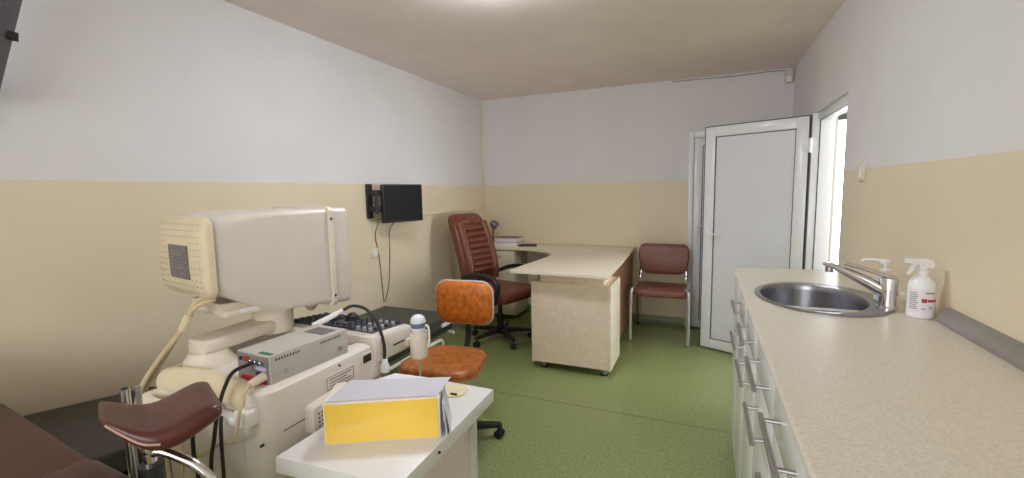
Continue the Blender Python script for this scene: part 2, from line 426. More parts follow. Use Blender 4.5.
# closed door in the back wall, mostly behind the open leaf
d2 = door_leaf('door_2', 0.68, 1.80, 0.05, 0.07); place(d2, (-0.09, YB-0.028, 0.012), 0)
lever(d2, 0.04, 0.985, -1, 1, M['white'])
b = MB(); b.box(-0.048, -0.003, -0.03, 0.027, -0.010, 1.86, 0.004); b.box(0.683, 0.728, -0.03, 0.027, -0.010, 1.86, 0.004)
b.box(-0.003, 0.683, -0.03, 0.027, 1.804, 1.86, 0.004)
b.build('door_frame', M['pvc'], d2)

# small wall fittings
o = MB(); o.box(XL, XL+0.014, 2.95, YB-0.022, 1.148, 1.172, 0.003)
tag(o.build('cord_cover', M['duct']), 'horizontal ivory cord cover running along the left wall behind the brown chair', 'cord cover')
o = MB(); o.box(XL, XL+0.02, YB-0.02, YB, 1.13, ZT-0.005, 0.003)
tag(o.build('cord_cover', M['duct']), 'vertical ivory cord cover in the far left corner of the room', 'cord cover')
s = thing('motion_sensor', 'small ivory sensor box under the ceiling in the far right corner', 'sensor', (0.645, YB, 2.29))
MB().box(-0.03, 0.03, -0.05, 0, -0.055, 0.055, 0.008, 3).build('housing', M['sensor'], s)
MB().box(-0.02, 0.02, -0.054, -0.049, -0.045, 0.0, 0.004).build('lens', M['white'], s)
o = MB().tube([(0.645, YB-0.01, 2.343), (0.5, YB-0.006, 2.352), (0.2, YB-0.006, 2.346), (-0.3, YB-0.006, 2.354)], 0.0035, n=6)
tag(o.build('sensor_cord', M['cablew']), 'thin grey wire stapled along the top of the back wall to the sensor', 'cord')
s = thing('light_switch', 'white wall switch on the right wall near the doorway', 'light switch', (XR, 2.62, 1.41))
MB().box(-0.011, 0, -0.04, 0.04, -0.04, 0.04, 0.004, 2).build('plate', M['duct'], s)
MB().box(-0.016, -0.010, -0.022, 0.022, -0.028, 0.028, 0.003).build('rocker', M['white'], s)
s = thing('wall_socket', 'faint white wall socket on the left wall below the television', 'socket', (XL, 2.72, 0.895))
MB().box(0, 0.01, -0.04, 0.04, -0.04, 0.04, 0.005, 2).build('plate', M['duct'], s)
o = MB().lathe([(0.001, 0.003), (0.019, 0.003), (0.021, 0.006), (0.026, 0.006), (0.026, 0.0)], (0.008, 0, 0), axis='X'); o.build('socket_face', M['white'], s)

# ceiling lamp (the glow at the top of the picture)
s = thing('ceiling_light', 'round lit opal ceiling lamp above the middle of the room', 'ceiling light', (-0.93, 1.94, ZT))
MB().lathe([(0.02, 0), (0.2, 0), (0.2, -0.02), (0.185, -0.025), (0.02, -0.025)]).build('mounting_ring', M['white'], s)
MB().lathe([(0.18, -0.025), (0.185, -0.045), (0.165, -0.075), (0.11, -0.092), (0.02, -0.098)]).build('diffuser', M['opal'], s)

# ------------------------------------------------------------------ kitchen run on the right
XF = 0.160
PX = 0.158
# worktop with a cut-out for the bowl
SC = (0.405, 1.955)
def ellipse(cx, cy, a, b, n=48, p=2.0):
    out = []
    for i in range(n):
        t = 2*PI*i/n; c, s_ = math.cos(t), math.sin(t)
        out.append((cx + a*math.copysign(abs(c)**(2/p), c), cy + b*math.copysign(abs(s_)**(2/p), s_)))
    return out
def plate_with_hole(outer, inner, z0, z1):
    b = bmesh.new()
    def loop(pts):
        v = [b.verts.new((x, y, z0)) for x, y in pts]
        return [b.edges.new((v[i], v[(i+1) % len(v)])) for i in range(len(v))]
    e = loop(outer) + loop(inner)
    bmesh.ops.triangle_fill(b, use_beauty=True, use_dissolve=False, edges=e)
    fs = list(b.faces)
    r = bmesh.ops.extrude_face_region(b, geom=fs)
    for v in r['geom']:
        if isinstance(v, bmesh.types.BMVert): v.co.z = z1
    bmesh.ops.recalc_face_normals(b, faces=b.faces)
    return b
YE, YN = 2.64, -0.35
outer = [(XR-0.001, YN), (XR-0.001, YE)]
rc = 0.07
for i in range(9):
    a = R(90 + 90*i/8); outer.append((PX+0.002+rc+rc*math.cos(a), YE-0.05-rc+rc*math.sin(a)))
outer[2:2] = []
outer.append((PX+0.002, YN))
hole = ellipse(SC[0]-0.025, SC[1], 0.172, 0.242)
wt = thing('worktop', 'long speckled beige worktop running along the right wall around the sink', 'worktop', (0, 0, 0))
b = MB(); b._merge(plate_with_hole(outer, hole, 0.918, 0.933)); b.build('countertop', M['counter'], wt, angle=40)
b = MB()
rings = []
for y in (YN, YE-0.14):      # rolled front edge
    rings.append([(PX+0.002+0.0085*math.cos(R(a))*-1, y, 0.9255+0.00748*math.sin(R(a))) for a in range(-90, 91, 15)])
rr = [[Vector(p) for p in r] + [] for r in rings]
b.loft(rr); b.build('front_edge', M['counter'], wt)
b = MB()
pr = [(0, 0), (-0.03, 0), (-0.03, 0.012), (-0.026, 0.018), (-0.008, 0.042), (0, 0.045)]
b.loft([[Vector((XR-0.001+u, y, 0.9335+v)) for u, v in pr] for y in (YN, 1.727)])
b.build('wall_strip', M['countermetal'], wt)

# base units: carcass, drawer, door
def base_unit(y0, y1, label, plain=False):
    u = thing('base_cabinet', label, 'cabinet', (0, (y0+y1)/2, 0), 0, 'white base cabinets under the worktop')
    w = (y1-y0)/2 - 0.001
    b = MB(); t = 0.016
    b.box(XF+0.02, XR-0.01, -w, -w+t, 0.08, 0.915); b.box(XF+0.02, XR-0.01, w-t, w, 0.08, 0.915)
    b.box(XF+0.02, XR-0.01, -w+t, w-t, 0.08, 0.096); b.box(XR-0.016, XR-0.01, -w+t, w-t, 0.096, 0.915)
    b.build('carcass', M['carcass'], u)
    MB().box(XF+0.05, XF+0.066, -w, w, 0, 0.08).build('plinth', M['carcass'], u)
    if plain:
        MB().box(XF, XF+0.018, -w, w, 0.085, 0.914, 0.0015).build('front_panel', M['front'], u)
        return u
    def hnd(z, par):
        h = MB(); hx_ = XF-0.034
        h.cyl((hx_, -0.115, z), (hx_, 0.115, z), 0.0062, n=12)
        for s_ in (-1, 1): h.cyl((hx_, s_*0.092, z), (XF, s_*0.092, z), 0.0045, n=10)
        h.build('handle', M['nickel'], par)
    dr = MB().box(XF, XF+0.018, -w+0.001, w-0.001, 0.793, 0.914, 0.0015).build('drawer', M['front'], u)
    hnd(0.852, dr)
    dd = MB().box(XF, XF+0.018, -w+0.001, w-0.001, 0.085, 0.789, 0.0015).build('door', M['front'], u)
    hnd(0.712, dd)
    return u
ed = [2.22, 1.855, 1.495, 1.135, 0.775, 0.415]
labs = ['white drawer and door base cabinet farthest along the worktop, beside the plain end panel',
        'white base cabinet with bar handles under the near half of the sink',
        'white base cabinet third from the far end, just nearer than the sink',
        'white base cabinet with the largest visible bar handles at the bottom edge of the picture',
        'nearest white base cabinet, running out of the bottom of the picture']
for i in range(5): base_unit(ed[i+1], ed[i], labs[i])
base_unit(2.22, 2.545, 'plain white handleless base cabinet at the far end of the worktop', plain=True)

# sink
s = thing('sink', 'oval stainless steel sink set into the beige worktop', 'sink', (SC[0], SC[1], 0.933))
n = 48
def ell(a, b_, z, cx=0, cy=0): return [(x, y, z) for x, y in ellipse(cx, cy, a, b_, n)]
rings = [ell(0.212, 0.272, 0.0005), ell(0.212, 0.272, 0.004), ell(0.206, 0.266, 0.0075), ell(0.2, 0.258, 0.0065)]
rings += [ell(0.168, 0.238, 0.0055, -0.026), ell(0.165, 0.235, 0.0, -0.026), ell(0.163, 0.233, -0.02, -0.026), ell(0.159, 0.228, -0.10, -0.026), ell(0.15, 0.217, -0.128, -0.026), ell(0.13, 0.195, -0.142, -0.026), ell(0.08, 0.12, -0.147, -0.026), ell(0.03, 0.03, -0.15, -0.026)]
MB().loft(rings, cap0=False, cap1=True).build('basin', M['steel'], s, angle=50)
MB().lathe([(0.003, -0.147), (0.028, -0.1465), (0.03, -0.149), (0.003, -0.1495)], (-0.026, 0, 0)).build('drain', M['chrome'], s)
MB().lathe([(0.004, 0.0), (0.011, 0.0), (0.011, 0.003), (0.004, 0.003)], (0.1, 0.175, -0.035), axis='Y').build('overflow', M['dark'], s)

# mixer tap
s = thing('faucet', 'chrome single lever mixer tap standing on the sink rim', 'faucet', (0.572, 1.83, 0.939), 0)
MB().lathe([(0.001, 0), (0.03, 0), (0.03, 0.006), (0.025, 0.01), (0.0235, 0.05), (0.024, 0.09), (0.02, 0.1), (0.001, 0.102)]).build('tap_body', M['chrome'], s)
sp = MB(); dx, dy = -0.152, 0.077
rings = []
for t_, z, w, h in ((0.04, 0.052, 0.036, 0.05), (0.3, 0.078, 0.034, 0.045), (0.6, 0.102, 0.032, 0.034), (0.85, 0.120, 0.03, 0.022), (1.0, 0.129, 0.028, 0.015), (1.1, 0.131, 0.022, 0.010)):
    px, py = dx*t_, dy*t_; ux, uy = 0.451, 0.892
    rings.append([(px+ux*a, py+uy*a, z+c) for a, c in rrect(w, h, min(w, h)*0.4, 3)])
sp.loft(rings); sp.build('spout', M['chrome'], s)
MB().cyl((dx*0.99, dy*0.99, 0.125), (dx*0.99, dy*0.99, 0.103), 0.0125, n=18).build('aerator', M['nickel'], s)
lv = MB(); lv.lathe([(0.001, 0.112), (0.016, 0.11), (0.025, 0.102), (0.0265, 0.092), (0.001, 0.092)])
lv.loft([[(dx*t_+0.451*a, dy*t_+0.892*a, z+c) for a, c in rrect(w, 0.012, 0.005, 3)] for t_, z, w in ((-0.1, 0.104, 0.044), (0.25, 0.119, 0.034), (0.5, 0.131, 0.028), (0.72, 0.138, 0.022))])
lv.build('lever', M['chrome'], s)
MB().lathe([(0.001, 0), (0.008, 0), (0.008, 0.016), (0.001, 0.018)], (0.022, -0.012, 0.055), axis='X', n=12).build('side_cap', M['cream'], s)

# pump bottle behind the tap
s = thing('soap_dispenser', 'white pump soap bottle standing behind the chrome tap', 'soap dispenser', (0.598, 1.955, 0.9335))
s.scale = (0.94, 0.94, 0.93)
MB().lathe([(0.001, 0.0065), (0.028, 0.0065), (0.031, 0.011), (0.031, 0.075), (0.027, 0.09), (0.014, 0.102), (0.014, 0.112), (0.001, 0.112)]).build('bottle', M['bottleblue'], s)
h = MB(); h.lathe([(0.001, 0.112), (0.016, 0.112), (0.016, 0.126), (0.006, 0.129), (0.006, 0.146), (0.016, 0.148), (0.018, 0.158), (0.012, 0.165), (0.001, 0.166)])
h.tube([(0, 0, 0.157), (-0.035, 0.012, 0.16), (-0.06, 0.02, 0.157), (-0.068, 0.023, 0.148)], 0.006, n=8, k=5)
h.build('pump_head', M['white'], s)

# spray bottle
s = thing('spray_bottle', 'white trigger spray bottle with printed label beside the tap', 'spray bottle', (0.634, 1.765, 0.9335), R(8))
s.scale = (0.94, 0.94, 0.955)
MB().lathe([(0.001, 0.0), (0.031, 0.0), (0.036, 0.006), (0.0365, 0.10), (0.034, 0.116), (0.024, 0.132), (0.0145, 0.14), (0.0135, 0.152), (0.001, 0.152)], n=32).build('bottle', M['bottle'], s)
h = MB(); h.lathe([(0.001, 0.14), (0.0175, 0.14), (0.0175, 0.157), (0.013, 0.160), (0.013, 0.168), (0.001, 0.168)], n=20)
prof_ = [(0.022, 0.166), (0.026, 0.176), (0.02, 0.19), (0.006, 0.196), (-0.045, 0.194), (-0.048, 0.18), (-0.02, 0.178), (-0.014, 0.166)]
h.loft([[(x, y, z) for x, z in prof_] for y in (-0.013, 0.013)])
h.build('spray_head', M['white'], s)
g = MB(); g.loft([[(x, y, z) for x, z in [(-0.018, 0.18), (-0.03, 0.18), (-0.036, 0.16), (-0.044, 0.142), (-0.038, 0.14), (-0.028, 0.158)]] for y in (-0.006, 0.006)]); g.build('trigger', M['white'], s)
def curved(name, a0, a1, z0, z1, m, rad=0.0369):
    b = MB(); nn = 8; lo, hi = [], []
    v = bmesh.new()
    A = [R(a0+(a1-a0)*i/nn) for i in range(nn+1)]
    g1 = [v.verts.new((rad*math.cos(a), rad*math.sin(a), z0)) for a in A]; g2 = [v.verts.new((rad*math.cos(a), rad*math.sin(a), z1)) for a in A]
    for i in range(nn): v.faces.new((g1[i], g1[i+1], g2[i+1], g2[i]))
    b._merge(v); return b.build(name, m, s)
lb = curved('label', -168, -20, 0.022, 0.098, mat('bottle_label', rgb(232, 231, 238), 0.4, var=0.01))
for i in range(9): curved('small_print', -165, -128 - (i % 3)*3, 0.032+i*0.0065, 0.0345+i*0.0065, M['text'], 0.0371).parent = s
curved('red_mark', -114, -92, 0.055, 0.068, M['redtext'], 0.0372); curved('brand_print', -90, -42, 0.0575, 0.0655, M['redtext'], 0.0372)
curved('heading_print', -100, -58, 0.084, 0.0885, M['text'], 0.0372)
curved('blue_mark', -84, -66, 0.034, 0.045, M['bluew'], 0.0372); curved('bar_mark', -112, -96, 0.033, 0.036, M['text'], 0.0372)

# ------------------------------------------------------------------ L-shaped desk
ds = thing('desk', 'pale birch L-shaped office desk with a cream top in the far corner', 'desk', (0, 0, 0))
ZD = 0.775
top = [(-1.31, 2.99), (-0.575, 2.955), (-0.622, YB-0.012), (XL+0.022, YB-0.012), (XL+0.022, 4.18), (-1.9, 4.18)]
for i in range(1, 9):
    t_ = i/8; p0, p1, p2 = Vector((-1.9, 4.18)), Vector((-1.24, 4.2)), Vector((-1.25, 3.66))
    q = p0*(1-t_)**2 + p1*2*t_*(1-t_) + p2*t_*t_; top.append((q.x, q.y))
MB().prism(top, ZD-0.027, ZD, 0.003).build('desktop', [M['birchtop']], ds)
b = MB(); b.box(-1.165, -0.60, 3.10, 3.46, 0.055, 0.676, 0.002); b.build('pedestal', M['birch'], ds)
MB().box(-1.183, -1.166, 3.095, 3.465, 0.05, 0.678, 0.001).build('side_panel', M['birchtop'], ds)
MB().box(-0.599, -0.582, 3.095, 3.465, 0.05, 0.678, 0.001).build('side_panel', M['birchtop'], ds)
MB().box(-1.1655, -0.5995, 3.09, 3.099, 0.06, 0.675).build('front_panel', M['birch'], ds)
MB().box(-1.12, -0.64, 3.13, 3.44, 0.676, ZD-0.027).build('riser', M['birch'], ds)
for x, y in ((-1.10, 3.15), (-0.64, 3.15), (-1.10, 3.41), (-0.64, 3.41)):
    MB().lathe([(0.001, 0.012), (0.023, 0.012), (0.023, 0.058), (0.001, 0.058)], (x, y, 0), n=18).build('foot', M['steel'], ds)
    MB().lathe([(0.001, 0), (0.027, 0), (0.027, 0.012), (0.001, 0.012)], (x, y, 0), n=18).build('foot_pad', M['rubber'], ds)
MB().box(-0.66, -0.642, 3.47, YB-0.06, 0.06, ZD-0.028).build('modesty_panel', M['browndark'], ds)
# drawer unit under the return
MB().box(-2.25, -1.78, 4.22, YB-0.06, 0.05, ZD-0.028, 0.002).build('drawer_unit', M['birchtop'], ds)
for z0, z1 in ((0.56, 0.735), (0.37, 0.55), (0.06, 0.36)):
    d = MB().box(-2.24, -1.79, 4.203, 4.219, z0, z1, 0.001).build('drawer', M['edgeband'], ds)
    MB().tube([(-2.09, 4.203, z1-0.055), (-2.09, 4.18, z1-0.055), (-1.94, 4.18, z1-0.055), (-1.94, 4.203, z1-0.055)], 0.005, smooth=False, n=8).build('handle', M['nickel'], d)
MB().box(-1.78, -0.66, YB-0.05, YB-0.034, 0.3, ZD-0.028).build('back_panel', M['birch'], ds)

# things on the return
s = thing('desk_lamp', 'small grey desk lamp with bent neck in the far corner of the desk', 'lamp', (-2.125, 4.43, ZD), R(-20))
MB().lathe([(0.001, 0), (0.055, 0), (0.055, 0.014), (0.04, 0.024), (0.001, 0.026)]).build('base', M['blackplastic'], s)
MB().tube([(-0.012, 0, 0.02), (-0.014, 0, 0.12), (-0.008, 0, 0.2), (0.008, -0.004, 0.235), (0.022, -0.012, 0.24)], 0.011, n=10).build('neck', M['lampchrome'], s)
sh = MB(); sh.lathe([(0.010, 0.055), (0.028, 0.05), (0.045, 0.02), (0.05, -0.03), (0.046, -0.03), (0.04, 0.015), (0.01, 0.04)], n=24)
sh.xform(Matrix.Translation((0.045, -0.03, 0.215)) @ Euler((R(38), R(-25), 0)).to_matrix().to_4x4()); sh.build('lamp_shade', M['lampchrome'], s)
bl = MB(); bl.ball((0, 0, 0.0), 0.03); bl.xform(Matrix.Translation((0.045, -0.03, 0.215)) @ Euler((R(38), R(-25), 0)).to_matrix().to_4x4() @ Matrix.Translation((0, 0, -0.008))); bl.build('bulb', M['white'], s)

def book(loc, rz, w, d, h, mc, label):
    k = thing('book', label, 'book', loc, rz, 'books on the desk')
    MB().box(-w/2+0.004, w/2-0.004, -d/2+0.004, d/2-0.004, 0.004, h-0.004).build('pages', M['book'], k)
    c = MB(); c.box(-w/2, w/2, -d/2, d/2, 0, 0.004); c.box(-w/2, w/2, -d/2, d/2, h-0.004, h); c.box(-w/2, -w/2+0.004, -d/2, d/2, 0.004, h-0.004); c.build('cover', mc, k)
book((-1.925, 4.365, ZD), R(3), 0.27, 0.21, 0.040, M['bookcover2'], 'thick white book at the bottom of the stack on the desk')
book((-1.915, 4.37, ZD+0.0401), R(-2), 0.26, 0.20, 0.048, M['bookcover'], 'brown covered book lying on top of the white book on the desk')
s = thing('desk_phone', 'flat black handset lying on the desk right of the books', 'phone', (-1.69, 4.34, ZD), R(14))
MB().box(-0.095, 0.095, -0.04, 0.04, 0, 0.02, 0.007, 3).build('body', M['blackplastic'], s)
MB().box(-0.04, 0.06, -0.028, 0.028, 0.019, 0.022, 0.001).build('keypad', M['key'], s)

# ------------------------------------------------------------------ executive chair
ec = thing('office_chair', 'high-backed reddish brown leather office chair at the desk corner', 'office chair', (-1.68, 3.60, 0), R(-16))
# local +x is where the sitter looks
def cushion(rings_fn, stations, name, m, parent, sub=1, n=5):
    b = MB(); b.loft([rings_fn(s_) for s_ in stations]); return b.build(name, m, parent, subsurf=sub, angle=80)
MB().box(-0.24, 0.27, -0.25, 0.25, 0.40, 0.505, 0.045, 4).build('seat', M['leather'], ec)
# backrest: outline lofted upward, leaning back
bk = MB(); rings = []
for z, w, t_, off in ((0.47, 0.36, 0.05, 0.0), (0.50, 0.40, 0.10, 0.0), (0.62, 0.43, 0.12, 0.012), (0.78, 0.45, 0.115, -0.012), (0.92, 0.45, 0.11, -0.045), (1.04, 0.43, 0.115, -0.09), (1.10, 0.40, 0.11, -0.115), (1.135, 0.35, 0.085, -0.128), (1.15, 0.26, 0.03, -0.133)):
    cx = -0.25 + off - (z-0.47)*0.08
    rings.append([(cx+a, c, z) for a, c in rrect(t_, w, min(t_*0.45, 0.05), 4)])
bk.loft(rings); bk = bk.build('backrest', M['leather'], ec, angle=80)
# stitched bolsters and ribs
def bx(z): 
    import bisect
    tab = [(0.5, -0.2025), (0.62, -0.19), (0.78, -0.2293), (0.92, -0.276), (1.04, -0.328), (1.10, -0.3604)]
    for (z0, x0), (z1, x1) in zip(tab, tab[1:]):
        if z <= z1: return x0+(x1-x0)*(z-z0)/(z1-z0)
    return tab[-1][1]
for i in range(8):
    z = 0.64+i*0.053
    rb = MB(); rb.tube([(bx(z)-0.002, -0.11, z), (bx(z)+0.012, -0.08, z+0.002), (bx(z)+0.016, 0, z+0.004), (bx(z)+0.012, 0.08, z+0.002), (bx(z)-0.002, 0.12, z)], 0.022, n=10, sy=0.7 if False else 1.0)
    rb.build('rib', M['leather'], bk)
for sgn in (-1, 1):
    rb = MB(); rb.tube([(bx(z)-0.004, sgn*(0.163 - 0.02*abs(z-0.8)), z) for z in (0.54, 0.65, 0.8, 0.95, 1.02, 1.06)], 0.042, n=12); rb.build('side_bolster', M['leather'], bk)
hb = MB(); hb.ball((bx(1.07)-0.006, 0, 1.075), 0.05, 0.6, 2.6, 0.85, 20); hb.build('headrest', M['leather'], bk)
for sgn in (-1, 1):
    a = MB(); y = sgn*0.295
    a.tube([(0.12, sgn*0.2, 0.405), (0.14, sgn*0.27, 0.40), (0.19, y, 0.45), (0.235, y, 0.55), (0.19, y, 0.625), (0.06, y, 0.65), (-0.10, y, 0.635), (-0.20, sgn*0.262, 0.60), (-0.235, sgn*0.215, 0.58)], 0.019, n=10, sx=1.2, sy=0.9)
    a.build('armrest', M['blackplastic'], ec)
b = MB(); b.box(-0.1, 0.1, -0.06, 0.06, 0.355, 0.402, 0.01); b.box(-0.28, -0.08, -0.035, 0.035, 0.365, 0.385, 0.004); b.box(-0.30, -0.275, -0.03, 0.03, 0.365, 0.55, 0.004)
b.build('tilt_mechanism', M['blackplastic'], ec)
MB().lathe([(0.001, 0.09), (0.028, 0.09), (0.028, 0.24), (0.018, 0.242), (0.018, 0.358), (0.001, 0.358)], n=18).build('gas_column', M['blackplastic'], ec)
def star_base(parent, rad, ang0, zc, m, wr=0.026):
    b = MB(); b.lathe([(0.001, zc-0.03), (0.045, zc-0.03), (0.04, zc+0.03), (0.001, zc+0.032)], n=20)
    for k in range(5):
        a = ang0+2*PI*k/5; c, s_ = math.cos(a), math.sin(a); rings = []
        for r_, w, h, z in ((0.02, 0.055, 0.045, zc), (rad*0.5, 0.045, 0.036, zc-0.008), (rad*0.95, 0.036, 0.028, zc-0.02), (rad*1.02, 0.03, 0.02, zc-0.021)):
            rings.append([(r_*c - u*s_, r_*s_ + u*c, z+v) for u, v in rrect(w, h, 0.008, 2)])
        b.loft(rings)
    b.build('star_base', m, parent)
    for k in range(5):
        a = ang0+2*PI*k/5; c, s_ = math.cos(a), math.sin(a); x, y = rad*c*0.97, rad*s_*0.97
        w = MB()
        w.cyl((x, y, zc-0.03), (x, y, wr*1.5), 0.007, n=8)
        ta = a+0.9+k*1.3; tx, ty = math.cos(ta), math.sin(ta)
        for q in (-1, 1):
            w.cyl((x+tx*0.006*q, y+ty*0.006*q, wr), (x+tx*0.024*q, y+ty*0.024*q, wr), wr, wr*0.92, n=16)
        w.box(x-0.014, x+0.014, y-0.014, y+0.014, wr*1.2, wr*1.95, 0.006)
        w.build('caster', M['blackplastic'], parent)
star_base(ec, 0.29, R(16-42), 0.10, M['blackplastic'])

# ------------------------------------------------------------------ orange swivel stool chair
st = thing('swivel_chair', 'worn orange leatherette swivel chair with low round-cornered backrest', 'swivel chair', (-1.235, 1.955, 0), R(6))
b = MB(); rings = []
def seat_ring(k, z):
    pts = []
    for x, y in rrect(0.43*k, 0.40*k, 0.12*k, 6): pts.append((x*(1.0-0.12*(y > 0)), y, z))
    return pts
b.loft([seat_ring(0.90, 0.432), seat_ring(0.99, 0.44), seat_ring(1.0, 0.455), seat_ring(0.97, 0.474), seat_ring(0.86, 0.485), seat_ring(0.5, 0.487), seat_ring(0.15, 0.486)])
b.build('seat', M['orangeseat'], st, angle=60)
MB().tube([Vector(p) for p in seat_ring(1.0, 0.446)] + [Vector(seat_ring(1.0, 0.446)[0])], 0.005, n=6, smooth=False).build('seat_piping', M['orangeseat'], st)
# backrest, facing -y
def back_ring(k, y, zc=0.716, w=0.355, h=0.25):
    return [(u, y - 0.18*(u*u), zc+v) for u, v in rrect(w*k, h*k, 0.07*k, 6)]
b = MB(); b.loft([back_ring(0.9, 0.285), back_ring(0.98, 0.277), back_ring(0.985, 0.262), back_ring(0.95, 0.246), back_ring(0.8, 0.235), back_ring(0.45, 0.231), back_ring(0.1, 0.230)])
b.build('backrest', M['orange'], st, angle=60)
ring = [Vector(p) for p in back_ring(0.995, 0.268)]
MB().tube(ring + [ring[0]], 0.0065, n=8, smooth=False).build('back_piping', M['piping'], st)
b = MB(); b.loft([back_ring(0.93, 0.291), back_ring(0.93, 0.284)]); b.build('back_shell', M['blackplastic'], st)
b = MB(); b.tube([(0, 0.295, 0.74), (0, 0.315, 0.62), (0, 0.30, 0.48), (0, 0.22, 0.41), (0, 0.08, 0.405), (0, 0.0, 0.405)], 0.013, n=10, sx=1.4, sy=0.5); b.build('back_bracket', M['blackplastic'], st)
b = MB(); b.box(-0.11, 0.11, -0.11, 0.11, 0.408, 0.432, 0.004); b.build('seat_plate', M['blackplastic'], st)
MB().lathe([(0.001, 0.09), (0.026, 0.09), (0.026, 0.26), (0.015, 0.262), (0.015, 0.41), (0.001, 0.41)], n=18).build('gas_column', M['blackplastic'], st)
star_base(st, 0.285, R(28), 0.095, M['blackplastic'], 0.024)

# ------------------------------------------------------------------ visitor chair
vc = thing('visitor_chair', 'burgundy vinyl visitor chair with chrome legs against the back wall', 'chair', (-0.338, 3.99, 0), R(0))
b = MB(); rings = []
for y, zt, zb, w in ((-0.005, 0.452, 0.43, 0.36), (0.0, 0.462, 0.408, 0.42), (0.03, 0.474, 0.402, 0.45), (0.15, 0.472, 0.408, 0.455), (0.3, 0.462, 0.41, 0.45), (0.40, 0.462, 0.415, 0.42), (0.42, 0.452, 0.43, 0.36)):
    zc_, h = (zt+zb)/2, zt-zb
    rings.append([(u, y, zc_+v - 0.05*max(0, abs(u)-0.08)*-0.25) for u, v in rrect(w, h, min(h*0.48, 0.03), 4)])
b.loft(rings); b.build('seat', M['burgundy'], vc, angle=70)
b = MB(); rings = []
for z, w, t_ in ((0.545, 0.26, 0.015), (0.552, 0.33, 0.03), (0.585, 0.42, 0.04), (0.70, 0.455, 0.042), (0.78, 0.45, 0.04), (0.815, 0.42, 0.034), (0.828, 0.36, 0.015)):
    rings.append([(u, 0.40 + (z-0.57)*0.16 + v + 0.35*(u*u) * -1 + 0.02, z) for u, v in [(q[0], q[1]) for q in rrect(w, t_, t_*0.45, 4)]])
b.loft(rings); b.build('backrest', M['burgundy'], vc, angle=70)
for sgn in (-1, 1):
    x = sgn*0.242
    MB().tube([(x, 0.0, 0.006), (x, 0.005, 0.24), (x-sgn*0.004, 0.012, 0.44), (x-sgn*0.02, 0.06, 0.462), (x-sgn*0.03, 0.1, 0.455)], 0.019, n=12, sx=0.85, sy=1.1).build('front_leg', M['legchrome'], vc)
    MB().tube([(x, 0.53, 0.006), (x, 0.48, 0.22), (x-sgn*0.01, 0.40, 0.40), (x-sgn*0.028, 0.3, 0.445), (x-sgn*0.03, 0.1, 0.455)], 0.0125, n=12).build('rear_leg', M['chrome'], vc)
    MB().tube([(x-sgn*0.03, 0.28, 0.447), (x-sgn*0.03, 0.37, 0.46), (x-sgn*0.035, 0.415, 0.52), (x-sgn*0.04, 0.432, 0.62), (x-sgn*0.06, 0.445, 0.72)], 0.011, n=12, sx=1.3, sy=0.8).build('back_support', M['chrome'], vc)
    for y in (0.0, 0.53): MB().lathe([(0.001, 0), (0.017, 0), (0.017, 0.014), (0.001, 0.016)], (x, y, 0), n=12).build('foot_cap', M['rubber'], vc)
b = MB(); b.tube([(-0.21, 0.08, 0.440), (0.21, 0.08, 0.440)], 0.009, smooth=False); b.tube([(-0.21, 0.33, 0.43), (0.21, 0.33, 0.43)], 0.009, smooth=False); b.build('cross_bar', M['blackplastic'], vc)

# ------------------------------------------------------------------ television
tv = thing('television', 'small black flat television on a swivel arm on the left wall', 'television', (-2.16, 2.885, 1.274), R(-17.5))
# local x = screen normal, y = along the screen
MB().box(-0.035, 0.0, -0.185, 0.185, -0.147, 0.147, 0.006).build('housing', M['blackplastic'], tv)
MB().box(-0.001, 0.002, -0.173, 0.173, -0.129, 0.137).build('screen', M['screen'], tv)
MB().box(-0.058, -0.034, -0.09, 0.09, -0.08, 0.08, 0.006).build('rear_bulge', M['blackplastic'], tv)
wm = MB(); wm.box(-0.008, 0.012, -0.028, 0.028, -0.125, 0.135, 0.003)
inv = (Matrix.Translation((-2.16, 2.885, 1.274)) @ Matrix.Rotation(R(-17.5), 4, 'Z')).inverted()
wm.xform(inv @ Matrix.Translation((XL+0.0085, 2.685, 1.29))); wm.build('wall_plate', M['blackplastic'], tv)
pw = [inv @ Vector(p) for p in ((XL+0.02, 2.675, 1.355), (-2.25, 2.675, 1.355), (-2.235, 2.825, 1.355))]
pw2 = [inv @ Vector(p) for p in ((XL+0.02, 2.675, 1.235), (-2.25, 2.675, 1.235), (-2.235, 2.825, 1.235))]
a = MB(); a.tube(pw, 0.014, n=8, smooth=False, sy=1.6); a.tube(pw2, 0.014, n=8, smooth=False, sy=1.6)
pv = inv @ Vector((-2.25, 2.675, 1.20)); a.cyl(pv, pv+Vector((0, 0, 0.18)), 0.013, n=12)
pq = inv @ Vector((-2.235, 2.825, 1.22)); a.cyl(pq, pq+Vector((0, 0, 0.165)), 0.012, n=12)
a.build('swivel_arm', M['blackplastic'], tv)
wc = [(-2.235, 2.70, 1.17), (-2.27, 2.70, 1.12), (-2.325, 2.735, 1.02), (-2.328, 2.77, 0.85), (-2.328, 2.79, 0.62), (-2.328, 2.80, 0.49)]
tag(MB().tube(wc, 0.004, n=6).build('tv_cord', M['cablew']), 'grey television cord bowing down the left wall, the one nearer the camera', 'cord', 'cords below the television')
wc = [(-2.215, 2.86, 1.16), (-2.26, 2.88, 1.12), (-2.326, 2.905, 1.05), (-2.328, 2.90, 0.85), (-2.328, 2.87, 0.62), (-2.328, 2.815, 0.49)]
tag(MB().tube(wc, 0.004, n=6).build('tv_cord', M['cablew']), 'straight grey television cord hanging farther along the left wall', 'cord', 'cords below the television')

